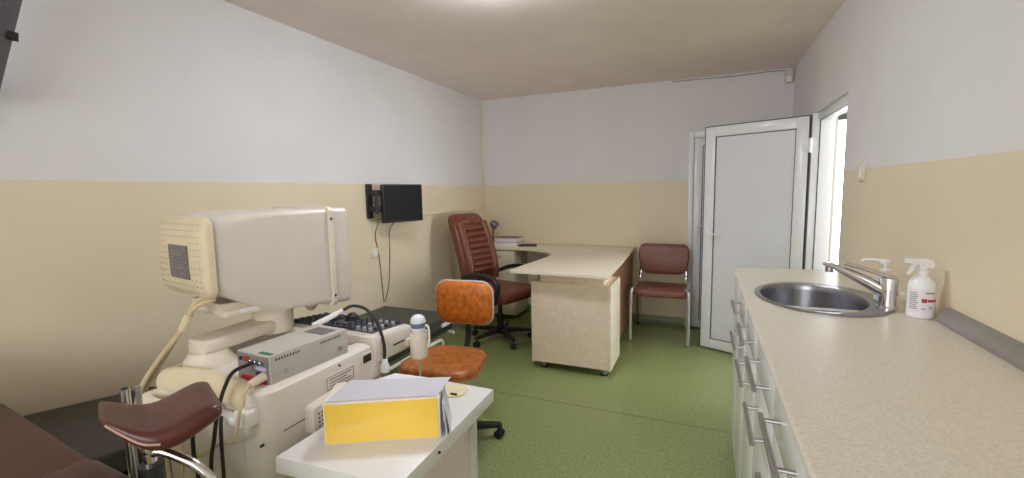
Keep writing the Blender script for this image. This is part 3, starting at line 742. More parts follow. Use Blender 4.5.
# ------------------------------------------------------------------ couch
cc = thing('exam_couch', 'low charcoal vinyl examination couch along the left wall', 'couch', (0, 0, 0))
MB().box(XL+0.012, -1.69, 1.16, 2.80, 0.385, 0.462, 0.012, 3).build('mattress', M['couch'], cc)
MB().box(XL+0.012, -1.69, 0.58, 1.158, 0.455, 0.53, 0.012, 3, rot=(R(-8.5), 0, 0)).build('raised_headrest', M['couch'], cc)
for x in (-1.75, XL+0.08): MB().tube([(x, 0.72, 0.34), (x, 0.70, 0.50)], 0.009, smooth=False).build('headrest_strut', M['whitetube'], cc)
b = MB()
b.box(XL+0.03, -1.70, 0.68, 2.79, 0.345, 0.386); b.build('bed_board', M['couchside'], cc)
b = MB(); b.tube([(-1.655, 0.72, 0.335), (-1.655, 2.52, 0.335)], 0.012, smooth=False); b.tube([(XL+0.05, 0.72, 0.333), (XL+0.05, 2.74, 0.333)], 0.012, smooth=False)
b.tube([(XL+0.05, 2.74, 0.333), (-1.655, 2.74, 0.333)], 0.012, smooth=False); b.tube([(XL+0.05, 0.72, 0.333), (-1.655, 0.72, 0.333)], 0.012, smooth=False)
b.build('frame', M['whitetube'], cc)
for x, y0, y1 in ((-1.655, 2.50, 2.585), (XL+0.05, 2.6, 2.68)):
    MB().tube([(x, y0, 0.335), (x, y0+0.06, 0.33), (x, y1, 0.29), (x, y1+0.01, 0.15), (x, y1+0.01, 0.0)], 0.012).build('leg', M['whitetube'], cc)
for x in (-1.655, XL+0.05):
    MB().tube([(x, 0.78, 0.335), (x, 0.76, 0.2), (x, 0.75, 0.0)], 0.012).build('leg', M['whitetube'], cc)
MB().box(-1.688, -1.672, 2.62, 2.79, 0.40, 0.425, 0.003).build('end_bracket', M['whitetube'], cc)

# ------------------------------------------------------------------ ultrasound machine
um = thing('ultrasound_machine', 'old cream ultrasound scanner on wheels with a tube monitor and keyboard', 'ultrasound machine', (0, 0, 0))
X0, X1, Y0, Y1 = -1.60, -1.10, 0.80, 1.32
b = MB(); rings = []
for z, k, sh_ in ((0.14, 0.03, 0), (0.16, 0.01, 0), (0.5, 0.004, 0), (0.60, 0.0, 0), (0.77, 0.0, 0), (0.795, 0.006, 0), (0.805, 0.022, 0)):
    w, d = (X1-X0)-2*k, (Y1-Y0)-2*k
    rings.append([((X0+X1)/2+u, (Y0+Y1)/2+v, z) for u, v in rrect(w, d, 0.05, 5)])
rings += [[((X0+X1)/2-0.02+u, (Y0+Y1)/2+0.0+v, 0.803) for u, v in rrect(0.40, 0.44, 0.03, 5)], [((X0+X1)/2-0.02+u, (Y0+Y1)/2+0.0+v, 0.788) for u, v in rrect(0.40, 0.44, 0.03, 5)]]
b.loft(rings); body = b.build('console_body', M['mach'], um, angle=40)
g = MB(); g.box(X1-0.001, X1+0.0015, Y0+0.06, Y1-0.02, 0.672, 0.675); g.build('seam', M['seal'], body)
# raised rear deck with the rolled back edge
b = MB(); b.tube([(-1.57, 0.835, 0.765), (-1.45, 0.835, 0.775), (-1.3, 0.835, 0.778), (-1.17, 0.835, 0.765)], 0.042, n=16); b.build('rear_roll', M['creamdark'], um)
# base and wheels
b = MB(); b.loft([[((X0+X1)/2+u, 1.06+v, z) for u, v in rrect(w, d, 0.06, 4)] for z, w, d in ((0.075, 0.50, 0.62), (0.085, 0.54, 0.66), (0.125, 0.54, 0.66), (0.14, 0.48, 0.58))])
b.build('base', M['machdark'], um)
for x in (X0+0.04, X1-0.04):
    for y in (0.80, 1.32):
        w = MB(); w.cyl((x-0.018, y, 0.038), (x+0.018, y, 0.038), 0.038, n=20); w.box(x-0.022, x+0.022, y-0.02, y+0.02, 0.055, 0.078, 0.004); w.build('caster', M['blackplastic'], um)
# sloping front pedestal
b = MB(); b.loft([[(x, y, z) for x, y in ((X0+0.06, Y1-0.03), (X1-0.02, Y1-0.03), (X1-0.02, yy), (X0+0.06, yy))] for z, yy in ((0.14, 1.46), (0.40, 1.44), (0.72, 1.345))]); b.build('front_pedestal', M['machdark'], um)
# control panel
b = MB()
sec = [(1.25, 0.72), (1.25, 0.826), (1.28, 0.83), (1.475, 0.812), (1.498, 0.80), (1.502, 0.785), (1.497, 0.725), (1.485, 0.715)]
rings = []
for x, kz in ((X0-0.02, 0.012), (X0-0.012, 0.004), (X0+0.0, 0), (X1-0.012, 0), (X1-0.002, 0.003), (X1+0.004, 0.012)):
    rings.append([(x, y + (kz if y < 1.35 else -kz), z + (kz if z < 0.75 else -kz)) for y, z in sec])
b.loft(rings); cp = b.build('control_panel', M['mach'], um, angle=40)
b = MB(); zs = lambda y: 0.830 - (y-1.28)*0.0923
b.loft([[(x, y, zs(y)+0.0015) for x, y in ((X0+0.035, yy), (X1-0.03, yy))] + [(x, yy, zs(yy)-0.004) for x in (X1-0.03, X0+0.035)] for yy in (1.283, 1.486)]); b.build('key_bed', M['keybed'], cp)
kb = MB(); kb.loft([[(u, v, z) for u, v in rrect(w, w*0.95, 0.003, 2)] for z, w in ((0, 0.021), (0.006, 0.019), (0.0095, 0.016))]); kproto = kb.build('key', M['key'], cp)
kn = MB(); kn.lathe([(0.001, 0), (0.009, 0), (0.008, 0.014), (0.001, 0.016)], n=12); nproto = kn.build('knob', M['keyl'], cp)
first = {'k': True, 'n': True}
for i in range(6):
    for j in range(14):
        x, y = X0+0.055 + j*0.0302, 1.302 + i*0.0325
        if 5 <= j <= 7 and i >= 2: continue
        kind = 'n' if (j >= 11 and i % 2 == 0) else 'k'
        src = kproto if kind == 'k' else nproto
        o = src if first[kind] else src.copy()
        if not first[kind]: COL.objects.link(o); o.parent = cp
        first[kind] = False; o.location = (x, y, zs(y)+0.0015)
tb = MB(); tb.lathe([(0.001, 0.0), (0.034, 0.0), (0.03, 0.008), (0.026, 0.009), (0.025, 0.018), (0.014, 0.03), (0.001, 0.034)], (X0+0.055+6*0.0302, 1.432, zs(1.432)+0.0015), n=20); tb.build('trackball', M['dark'], cp)
# switch and nameplate on the side, screw, slot
b = MB(); b.box(X1-0.001, X1+0.004, 1.185, 1.24, 0.745, 0.785, 0.002); sw = b.build('switch_frame', M['mach'], um)
MB().box(X1+0.002, X1+0.006, 1.192, 1.233, 0.751, 0.779, 0.001).build('power_switch', M['dark'], um)
pl = MB().box(X1-0.001, X1+0.003, 1.02, 1.15, 0.718, 0.768, 0.0025).build('nameplate', M['mach'], um)
g = MB()
for z0, z1, y0, y1 in ((0.762, 0.764, 1.026, 1.144), (0.722, 0.724, 1.026, 1.144), (0.722, 0.764, 1.026, 1.0275), (0.722, 0.764, 1.1425, 1.144)): g.box(X1+0.0028, X1+0.0038, y0, y1, z0, z1)
for i in range(3): g.box(X1+0.0028, X1+0.0036, 1.036, 1.132-0.02*(i % 2), 0.731+i*0.010, 0.7345+i*0.010)
g.build('embossing', M['labelgrey'], pl)
MB().cyl((X1-0.001, 1.085, 0.785), (X1+0.0025, 1.085, 0.785), 0.004, n=10).build('screw', M['dark'], um)
MB().cyl((X1-0.02, Y0+0.009, 0.655), (X1-0.018, Y0-0.001, 0.655), 0.004, n=10).build('screw', M['dark'], um)
g = MB(); g.box(X1+0.002, X1+0.0055, 1.36, 1.45, 0.760, 0.766); g.build('panel_slot', M['dark'], cp)
# side ventilation cover
v = MB(); v.loft([[(x, 1.02+u*1.0, 0.675+w_+(u)*0.10) for u, w_ in rrect(0.17, 0.085, 0.012, 4)] for x in (X1-0.001, X1+0.032, X1+0.038)]); v = v.build('vent_cover', M['mach'], um)
g = MB()
for i in range(12):
    for j in range(4):
        y = 0.955+i*0.012; g.cyl((X1+0.037, y, 0.654+j*0.013+(y-1.02)*0.1), (X1+0.0388, y, 0.654+j*0.013+(y-1.02)*0.1), 0.0035, n=6)
g.build('vent_holes', M['dark'], v)
# rear handle rail and cable hook
b = MB(); b.tube([(-1.53, 0.82, 0.735), (-1.565, 0.785, 0.733), (-1.555, 0.757, 0.732), (-1.49, 0.745, 0.732), (-1.36, 0.75, 0.738), (-1.32, 0.80, 0.745)], 0.022, n=12); b.build('push_handle', M['cream'], um)
b = MB(); b.box(-1.175, -1.125, 0.765, 0.81, 0.715, 0.765, 0.008, 3); b.box(-1.275, -1.17, 0.762, 0.795, 0.718, 0.748, 0.012, 3); b.box(-1.28, -1.25, 0.762, 0.795, 0.728, 0.762, 0.01, 3); b.build('cable_hook', M['white'], um)
# transducer holder
b = MB(); b.lathe([(0.001, -0.012), (0.03, -0.012), (0.0345, -0.006), (0.036, 0.095), (0.034, 0.097), (0.031, 0.095), (0.031, 0.014), (0.001, 0.014)], (-1.045, 1.455, 0.70), n=24); th = b.build('probe_holder', M['holder'], um)
b = MB(); b.box(-1.1, -1.078, 1.43, 1.475, 0.738, 0.765, 0.003); b.build('holder_bracket', M['holder'], th)
b = MB(); b.tube([(-1.018, 1.462, 0.72), (-1.006, 1.47, 0.75), (-1.006, 1.47, 0.81), (-1.018, 1.464, 0.822)], 0.005, n=8); b.build('cord_hook', M['holder'], th)
# swivel arm, post, monitor
b = MB(); b.lathe([(0.001, 0.785), (0.084, 0.785), (0.082, 0.79), (0.060, 0.822), (0.058, 0.832), (0.001, 0.832)], (-1.545, 0.945, 0), n=32); b.build('arm_pivot', M['cream'], um)
b = MB(); rings = []
for y, w in ((0.902, 0.05), (0.908, 0.09), (0.928, 0.11), (0.98, 0.115), (1.15, 0.115), (1.26, 0.11), (1.29, 0.05)):
    rings.append([(-1.545-(y-0.915)*0.05+u, y, 0.852+v) for u, v in rrect(w, 0.048 if w > 0.06 else 0.03, 0.014, 3)])
b.loft(rings); b.build('swivel_arm', M['cream'], um, angle=50)
b = MB(); b.lathe([(0.001, 0.82), (0.072, 0.82), (0.073, 0.90), (0.08, 0.902), (0.084, 0.915), (0.08, 0.932), (0.001, 0.935)], (-1.562, 1.215, 0), n=32); b.build('monitor_post', M['cream'], um)
MA = math.atan2(1.424-0.944, -1.37+1.458) - PI/2
ax = Matrix.Translation((-1.645, 0.976, 0)) @ Matrix.Rotation(MA, 4, 'Z')     # local y: rear to front
mon = MB(); rings = []
for y, w, z0, z1, r_ in ((-0.022, 0.34, 1.026, 1.272, 0.05), (0.03, 0.368, 1.01, 1.286, 0.04), (0.14, 0.38, 0.945, 1.294, 0.03), (0.2, 0.392, 0.928, 1.296, 0.025), (0.40, 0.405, 0.912, 1.296, 0.022), (0.46, 0.41, 0.905, 1.296, 0.022), (0.49, 0.41, 0.905, 1.296, 0.022), (0.498, 0.395, 0.915, 1.288, 0.02)):
    rings.append([(u, y, (z0+z1)/2+v) for u, v in rrect(w, z1-z0, r_, 5)])
rings.append([(u, 0.492, 1.12+v) for u, v in rrect(0.33, 0.26, 0.02, 5)])
mon.loft(rings); mon.xform(ax); mon = mon.build('monitor', M['monside'], um, angle=40)
s_ = MB(); s_.loft([[(u*k, y, 1.12+v*k) for u, v in rrect(0.33, 0.26, 0.02, 5)] for y, k in ((0.491, 1.0), (0.494, 0.99), (0.5, 0.5))]); s_.xform(ax); s_.build('screen', M['screen'], mon)
# raised rib round the bezel
rb = MB(); rings = []
for y, e_ in ((0.405, -0.004), (0.407, 0.007), (0.425, 0.007), (0.427, -0.004)):
    rings.append([(u, y, 1.102+v) for u, v in rrect(0.407+2*e_, 0.388+2*e_, 0.024, 5)])
rb.loft(rings, False, False); rb.xform(ax); rb.build('bezel_rib', M['cream'], mon)
rw = MB()
for z in (1.255, 0.945): rw.cyl((0.209, 0.416, z), (0.2125, 0.416, z), 0.005, n=10)
rw.xform(ax); rw.build('screw', M['dark'], mon)
# perforated rear cover
def vent_mat():
    m = mat('perforated_cream_cover', rgb(228, 210, 166), 0.45)
    nt = m.node_tree; bs = nt.nodes['Principled BSDF']; tc = nt.nodes['Texture Coordinate'] if 'Texture Coordinate' in nt.nodes else nt.nodes.new('ShaderNodeTexCoord')
    return m
rc_ = MB(); rings = []
for y, w, z0, z1, r_ in ((0.0, 0.372, 1.012, 1.284, 0.04), (-0.014, 0.374, 1.012, 1.284, 0.04), (-0.023, 0.367, 1.017, 1.278, 0.04), (-0.031, 0.345, 1.03, 1.266, 0.04), (-0.037, 0.28, 1.052, 1.234, 0.035), (-0.041, 0.17, 1.09, 1.193, 0.03), (-0.042, 0.06, 1.125, 1.158, 0.012)):
    rings.append([(u, y, (z0+z1)/2+v) for u, v in rrect(w, z1-z0, r_, 6)])
rc_.loft(rings, cap0=False)
from mathutils.bvhtree import BVHTree
bvh = BVHTree.FromBMesh(rc_.bm)
def on_cover(u, z):
    h = bvh.ray_cast(Vector((u, -0.3, z)), Vector((0, 1, 0)))
    n_ = h[1] if h[1].y < 0 else -h[1]
    return h[0], n_
rc_.mi = 1
for j in range(12):
    z = 1.034 + j*0.0207
    for i in range(14):
        u = -0.156 + i*0.024
        if -0.072 < u < 0.105 and 1.062 < z < 1.204: continue
        p, n_ = on_cover(u, z)
        rc_.cyl(p - n_*0.002, p + n_*0.0012, 0.0056, n=8)
rc_.xform(ax); rear = rc_.build('rear_cover', [M['creamdark'], mat('slot_brown', rgb(104, 84, 54), 0.7, var=0.05)], mon, angle=70)
def patch(u0, u1, z0, z1, lift, m, name, par):
    nu = 14; v = bmesh.new(); G = []
    nr = max(1, int((z1-z0)/0.008))
    for zz in [z0+(z1-z0)*k/nr for k in range(nr+1)]:
        row = []
        for i in range(nu+1):
            p, n_ = on_cover(u0+(u1-u0)*i/nu, zz); row.append(v.verts.new(p + n_*(lift-0.002)))
        G.append(row)
    for r0, r1 in zip(G, G[1:]):
        for i in range(nu): v.faces.new((r0[i], r0[i+1], r1[i+1], r1[i]))
    r = bmesh.ops.extrude_face_region(v, geom=list(v.faces))
    for q in r['geom']:
        if isinstance(q, bmesh.types.BMVert): q.co.y -= 0.0035
    bmesh.ops.recalc_face_normals(v, faces=v.faces)
    o = MB(); o._merge(v); o.xform(ax); return o.build(name, m, par)
lb = patch(-0.055, 0.09, 1.076, 1.19, 0.002, M['labelgrey'], 'rating_label', rear)
patch(0.005, 0.062, 1.083, 1.095, 0.003, M['white'], 'white_sticker', lb)
pm = mat('label_print', rgb(160, 156, 158), 0.5, var=0.05)
for i in range(6): patch(-0.043, 0.06-0.012*(i % 3), 1.112+i*0.011, 1.1145+i*0.011, 0.0028, pm, 'small_print', lb)
# tilt plate below the monitor
b = MB(); b.box(-0.10, 0.17, 0.02, 0.33, 0.938, 0.962, 0.008, 3); b.loft([[(u, y, z) for u, z in ((-0.08, z0), (0.14, z0), (0.14, z1), (-0.08, z1))] for y, z0, z1 in ((0.02, 0.96, 0.985), (0.2, 0.96, 0.972))]); b.xform(ax); tp = b.build('tilt_plate', M['cream'], um)
b = MB(); b.box(0.168, 0.173, 0.07, 0.23, 0.948, 0.962, 0.002); b.xform(ax); b.build('plate_insert', M['white'], tp)
b = MB(); b.ball((-1.515, 1.36, 0.905), 0.04, 0.6, 0.8, 1.0); b.build('adjuster_knob', M['creamdark'], um)

# grey unit resting in the deck tray
gu = thing('power_unit', 'long grey metal box with rear sockets resting on the ultrasound machine deck', 'electronic unit', (-1.205, 1.0, 0.7885), R(-3))
b = MB(); b.box(-0.075, 0.075, -0.135, 0.155, 0.0, 0.100, 0.003); b.build('case', M['greybox'], gu)
b = MB(); b.box(-0.07, 0.07, -0.1375, -0.134, 0.004, 0.096); rp = b.build('rear_plate', M['greyboxrear'], gu)
b = MB(); b.box(-0.042, -0.012, -0.139, -0.137, 0.074, 0.088); b.build('red_label', M['red'], rp)
b = MB(); b.box(-0.055, 0.06, -0.139, -0.137, 0.012, 0.03); b.build('red_label', M['red'], rp)
b = MB(); b.box(0.012, 0.06, -0.139, -0.137, 0.055, 0.066); b.build('blue_label', M['bluew'], rp)
b = MB(); b.box(0.018, 0.056, -0.142, -0.137, 0.022, 0.05, 0.002); b.build('mains_socket', M['dark'], rp)
for x in (0.0, 0.022, 0.044): MB().cyl((x, -0.137, 0.078), (x, -0.15, 0.078), 0.007, n=12).build('coax_socket', M['nickel'], rp)
MB().cyl((-0.052, -0.137, 0.08), (-0.052, -0.141, 0.08), 0.006, n=12).build('earth_post', M['dark'], rp)
b = MB(); b.box(0.012, 0.066, -0.128, -0.112, 0.0995, 0.1008); b.build('green_sticker', M['green'], gu)
b = MB(); b.box(-0.035, 0.055, 0.07, 0.13, 0.0995, 0.1008); b.build('grey_sticker', M['labelgrey'], gu)
sl0 = MB().box(0.0745, 0.0758, -0.002, 0.002, 0.082, 0.089).build('vent_slot', M['dark'], gu)
k = 0
for base in (-0.115, 0.045):
    for i in range(9):
        o = sl0 if k == 0 else sl0.copy()
        if k: COL.objects.link(o); o.parent = gu
        o.location = (0, base+i*0.0095, 0); k += 1
for y in (-0.085, 0.12): MB().cyl((0.0745, y, 0.042), (0.0765, y, 0.042), 0.008, n=14).build('screw', M['nickel'], gu)

# cables on the machine
tag(MB().tube([(-1.198, 0.848, 0.867), (-1.207, 0.80, 0.858), (-1.213, 0.775, 0.82), (-1.216, 0.755, 0.765), (-1.23, 0.745, 0.68), (-1.24, 0.735, 0.57), (-1.24, 0.73, 0.2)], 0.0055, n=8).build('coax_cable', M['cableb']),
    'black cable arching from the grey unit and dropping behind the machine', 'cable', 'black cables at the machine rear')
tag(MB().tube([(-1.20, 0.752, 0.752), (-1.192, 0.742, 0.715), (-1.194, 0.74, 0.587), (-1.20, 0.74, 0.2)], 0.005, n=8).build('black_lead', M['cableb']),
    'right-hand straight black lead hanging from the white hook at the machine rear', 'cable', 'black cables at the machine rear')
tag(MB().tube([(-1.292, 0.735, 0.76), (-1.303, 0.735, 0.706), (-1.309, 0.735, 0.624), (-1.298, 0.735, 0.554), (-1.29, 0.735, 0.2)], 0.0055, n=8).build('black_lead', M['cableb']),
    'leftmost black lead below the brown knee rest at the machine rear', 'cable', 'black cables at the machine rear')
mc = thing('mains_cable', 'cream mains cable plugged into the back of the grey unit', 'cable', (0, 0, 0))
b = MB(); b.cyl((-1.162, 0.859, 0.828), (-1.164, 0.815, 0.822), 0.014, 0.010, n=12); b.build('plug', M['holder'], mc)
MB().tube([(-1.164, 0.815, 0.822), (-1.150, 0.782, 0.806), (-1.128, 0.755, 0.775), (-1.150, 0.748, 0.70), (-1.24, 0.765, 0.655), (-1.33, 0.765, 0.60), (-1.40, 0.76, 0.60), (-1.42, 0.76, 0.66), (-1.38, 0.76, 0.70)], 0.0055, n=8).build('lead', M['cablec'], mc)
vc2 = thing('monitor_cable', 'thick cream cable hanging from the back of the monitor', 'cable', (0, 0, 0))
MB().tube([(-1.52, 0.965, 1.01), (-1.56, 0.93, 1.0), (-1.60, 0.905, 0.92), (-1.66, 0.86, 0.80), (-1.70, 0.82, 0.70), (-1.705, 0.80, 0.55)], 0.0085, n=8).build('signal_lead', M['cablec'], vc2)
MB().tube([(-1.50, 0.955, 1.01), (-1.535, 0.905, 0.985), (-1.58, 0.885, 0.91), (-1.655, 0.84, 0.80), (-1.69, 0.80, 0.70), (-1.69, 0.785, 0.55)], 0.0085, n=8).build('power_lead', M['cablec'], vc2)
MB().cyl((-1.548, 0.897, 0.965), (-1.575, 0.887, 0.915), 0.013, n=10).build('ferrite', M['creamdark'], vc2)
tag(MB().tube([(-1.36, 0.72, 0.69), (-1.40, 0.715, 0.62), (-1.38, 0.71, 0.53), (-1.335, 0.71, 0.56), (-1.33, 0.715, 0.65), (-1.37, 0.715, 0.70), (-1.43, 0.715, 0.65), (-1.43, 0.71, 0.5), (-1.42, 0.71, 0.3)], 0.006, n=8).build('coiled_cable', M['cablec']),
    'coiled cream cable bunched behind the machine under the knee rest', 'cable')
# hand probe in the holder, microphone cable with plug
pb = thing('ultrasound_probe', 'white domed ultrasound probe with a blue grey band in its holder', 'probe', (-1.045, 1.455, 0.726))
MB().lathe([(0.001, 0.0), (0.02, 0.0), (0.025, 0.02), (0.0265, 0.07), (0.028, 0.088), (0.001, 0.088)], n=24).build('grip', M['probe'], pb)
MB().lathe([(0.001, 0.088), (0.0285, 0.088), (0.03, 0.094), (0.0305, 0.108), (0.001, 0.108)], n=24).build('band', M['probeblue'], pb)
MB().lathe([(0.001, 0.108), (0.031, 0.108), (0.031, 0.114), (0.027, 0.126), (0.019, 0.135), (0.008, 0.139), (0.001, 0.14)], n=24).build('dome', M['probe'], pb)
tag(MB().tube([(-1.045, 1.455, 0.687), (-1.045, 1.455, 0.6), (-1.056, 1.455, 0.45), (-1.11, 1.50, 0.3)], 0.0045, n=8).build('probe_lead', M['piping']), 'thin grey lead hanging below the probe holder in front of the orange seat', 'cable')
lp = thing('light_pen', 'white pen wand lying at the keyboard edge with a curved black cable', 'pen', (0, 0, 0))
MB().tube([(-1.335, 1.20, 0.862), (-1.29, 1.25, 0.89), (-1.262, 1.28, 0.909)], [0.011, 0.010, 0.008], n=10).build('wand', M['white'], lp)
MB().tube([(-1.264, 1.278, 0.908), (-1.23, 1.30, 0.923), (-1.17, 1.305, 0.912), (-1.115, 1.30, 0.86), (-1.087, 1.295, 0.79), (-1.085, 1.292, 0.735)], 0.006, n=8).build('lead', M['cableb'], lp)
b = MB(); b.lathe([(0.001, -0.052), (0.016, -0.05), (0.018, -0.03), (0.012, -0.015), (0.011, 0.0), (0.001, 0.001)], (-1.085, 1.292, 0.735), n=14); b.cyl((-1.10, 1.292, 0.70), (-1.078, 1.292, 0.70), 0.015, n=12); b.build('plug', M['white'], lp)

# ------------------------------------------------------------------ white side table with the yellow box
tb = thing('side_table', 'white laminate side table standing beside the ultrasound machine', 'table', (0, 0, 0))
TZ = 0.66
TA = [(-1.030, 0.775), (-0.650, 0.80), (-0.664, 1.352), (-1.030, 1.352)]
MB().prism(TA, TZ-0.047, TZ, 0.003).build('tabletop', M['tablew'], tb)
def lerp2(k):
    cx = sum(p[0] for p in TA)/4; cy = sum(p[1] for p in TA)/4
    return [(cx+(x-cx)*k, cy+(y-cy)*k) for x, y in TA]
b = MB(); b.box(-1.0, -0.735, 0.86, 1.295, 0.04, TZ-0.048); b.build('cabinet_body', M['tablebody'], tb)
b = MB(); b.box(-1.005, -0.715, 1.296, 1.318, 0, TZ-0.048); b.build('end_panel', M['tableedge'], tb)
b = MB(); b.box(-1.005, -0.715, 0.838, 0.859, 0, TZ-0.048); b.build('end_panel', M['tableedge'], tb)
b = MB(); b.cyl((-0.66, 0.983, TZ-0.022), (-0.650, 0.983, TZ-0.022), 0.004, n=10); b.build('dowel_hole', M['dark'], tb)

yb = thing('yellow_box', 'flat yellow cardboard box with white edges on the side table', 'box', (-0.8065, 0.9385, TZ+0.0005), math.atan2(1.014-0.863, -0.669+0.944))
W, DP, H = 0.318, 0.135, 0.122
MB().box(-W/2, W/2, 0.002, DP, 0, H, 0.002).build('carton', M['boxwhite'], yb)
MB().box(-W/2+0.004, W/2-0.006, -0.0005, 0.003, 0.004, H-0.006).build('yellow_panel', M['yellow'], yb)
text_mesh('lettering', 'KONICA', 0.019, mat('pale_yellow_print', rgb(253, 228, 150), 0.4, var=0.01), yb, Matrix.Translation((-0.098, -0.001, 0.052)) @ Matrix.Rotation(R(90), 4, 'X'), sx=1.15)
def sheet(name, label, pts, z, m, t_=0.0012, group='papers on the yellow box'):
    o = MB().prism(pts, z, z+t_).build(name, m); return tag(o, label, 'paper', group)
ZB = TZ+0.0005+H+0.0006
sheet('paper_sheet', 'white sheet of paper sticking out behind the lilac sheet on the box', [(-0.94, 0.96), (-0.73, 1.0), (-0.712, 1.115), (-0.885, 1.10)], ZB, M['paperw'])
sheet('paper_sheet', 'lilac grey printed sheet lying on top of the yellow box', [(-0.940, 0.868), (-0.673, 1.015), (-0.702, 1.135), (-0.975, 1.005)], ZB+0.0016, M['paper'])
sl = thing('document_sleeve', 'pale blue sleeve leaning upright against the right side of the yellow box', 'document sleeve', (-0.668, 1.02, TZ), math.atan2(0.876, -0.48))
b = MB(); b.loft([[(x, y-0.010*(1-k)-0.004, z) for x, y in ((0.0, 0), (0.13, 0), (0.13, -0.003), (0, -0.003))] for z, k in ((0.001, 0), (0.10, 1))]); b.build('cover', M['bluepaper'], sl)
b = MB(); b.loft([[(x, y-0.015*(1-k)-0.0075, z) for x, y in ((0.02, 0), (0.125, 0), (0.125, -0.002), (0.02, -0.002))] for z, k in ((0.001, 0), (0.085, 1))]); b.build('sheet', M['paperw'], sl)
cl = thing('cream_lid', 'round cream plastic lid lying at the far corner of the side table', 'lid', (-0.785, 1.285, TZ))
MB().lathe([(0.001, 0.0), (0.048, 0.0), (0.05, 0.002), (0.048, 0.0045), (0.001, 0.005)], n=36).build('disc', M['disc'], cl)
MB().box(0.005, 0.03, -0.034, -0.024, 0.0045, 0.009, 0.002).build('clip', M['dark'], cl)

# ------------------------------------------------------------------ gynaecological chair, near left
gc = thing('gynaecological_chair', 'red brown padded gynaecological chair with a knee rest at the left edge', 'examination chair', (0, 0, 0))
def pad(name, x0, x1, y0, y1, z0, z1, rot=(0, 0, 0), bev=0.03, m=M['gynseat']):
    b = MB(); b.box(x0, x1, y0, y1, z0, z1, bev, 4, rot); return b.build(name, m, gc)
pad('seat_cushion', -1.97, -1.245, -0.05, 0.545, 0.66, 0.755, (0, R(0), R(-5.6)))
pad('back_cushion', -2.29, -1.93, -0.08, 0.56, 0.72, 0.82, (0, R(22), R(-4)))
pad('front_cushion', -1.195, -1.0, 0.05, 0.468, 0.72, 0.815, (0, 0, R(-3)))
b = MB(); b.box(-1.9, -1.05, 0.06, 0.38, 0.60, 0.658, 0.006); b.build('seat_frame', M['whitetube'], gc)
b = MB(); b.lathe([(0.001, 0.1), (0.11, 0.1), (0.10, 0.35), (0.085, 0.36), (0.085, 0.60), (0.001, 0.60)], (-1.55, 0.22, 0), n=24); b.build('column', M['whitetube'], gc)
b = MB(); b.box(-1.95, -1.15, -0.02, 0.46, 0.0, 0.1, 0.03, 3); b.build('base', M['whitetube'], gc)
# knee rest: a padded trough seen from the side
kr = bmesh.new()
NU, NV = 14, 8
Uax = Vector((0.40, 0.917, 0)); Vax = Vector((-0.917, 0.40, 0)); Cc = Vector((-1.0, 0.508, 0.895))
prof_u = [(-0.092, 0.048, 0.006, -0.015), (-0.082, 0.045, 0.014, -0.03), (-0.06, 0.034, 0.026, -0.058), (-0.035, 0.022, 0.038, -0.08), (-0.01, 0.017, 0.040, -0.092), (0.015, 0.021, 0.043, -0.096), (0.040, 0.031, 0.045, -0.095), (0.060, 0.038, 0.043, -0.092), (0.078, 0.039, 0.037, -0.088), (0.090, 0.033, 0.026, -0.08), (0.097, 0.028, 0.010, -0.07)]
rings = []
for u, zt, th_, vn in prof_u:
    vm, dpt = (0.097+vn)/2, 0.097-vn
    rings.append([Cc + Uax*u + Vax*(vm+a) + Vector((0, 0, zt - th_/2 + c)) for a, c in rrect(dpt, th_, min(th_*0.46, 0.03), 5)])
b = MB(); b.loft(rings); krb = b.build('knee_rest', M['gyn'], gc, angle=70, subsurf=1)
sm = MB(); sm.tube([Cc+Uax*u+Vax*(vn+0.001)+Vector((0, 0, zt-th_*0.5)) for u, zt, th_, vn in prof_u[1:5]], 0.0028, n=6); sm.build('seam_piping', mat('faded_piping', rgb(176, 140, 124), 0.5, var=0.05), krb)
# clamp, rod, post
cj = Vector((-1.016, 0.49, 0.851)); Rh = Vector((0.919, 0.393, 0)); Up = Vector((0, 0, 1)); px = 0.00202
b = MB(); b.cyl(cj, cj+Up*0.045, 0.007, n=12); b.lathe([(0.001, -0.010), (0.014, -0.010), (0.0165, -0.004), (0.0165, 0.006), (0.012, 0.011), (0.001, 0.011)], cj, n=22); b.cyl(cj-Up*0.008, cj-Up*0.04, 0.012, n=16); b.build('swivel_joint', M['chrome'], gc)
b = MB(); b.tube([cj-Up*0.016, cj+Rh*12*px-Up*5*px, cj+Rh*30*px-Up*12*px, cj+Rh*47*px-Up*22*px, cj+Rh*60*px-Up*38*px, cj+Rh*66*px-Up*66*px, (-0.99, 0.44, 0.62)], 0.0095, n=12); b.build('support_rod', M['chrome'], gc)
b = MB(); b.cyl(cj-Up*0.036, cj-Up*0.10, 0.022, n=18); b.box(cj.x-0.03, cj.x+0.03, cj.y-0.025, cj.y+0.025, cj.z-0.22, cj.z-0.09, 0.008); b.build('clamp', M['blackplastic'], gc)
PT = Vector((-1.247, 0.565, 0.903))
b = MB(); b.cyl(PT-Up*0.34, PT, 0.0105, n=14); b.build('post', M['chrome'], gc)
b = MB(); b.cyl(PT-Up*0.001, PT+Up*0.001, 0.0075, n=12); b.build('post_mouth', M['dark'], gc)
b = MB(); b.cyl(PT+Vector((0.022, 0.016, -0.34)), PT+Vector((0.022, 0.016, 0.004)), 0.006, n=10); b.build('sleeve_rod', M['nickel'], gc)
b = MB(); b.box(-1.29, -0.96, 0.40, 0.60, 0.585, 0.62, 0.006); b.build('post_bracket', M['blackplastic'], gc)

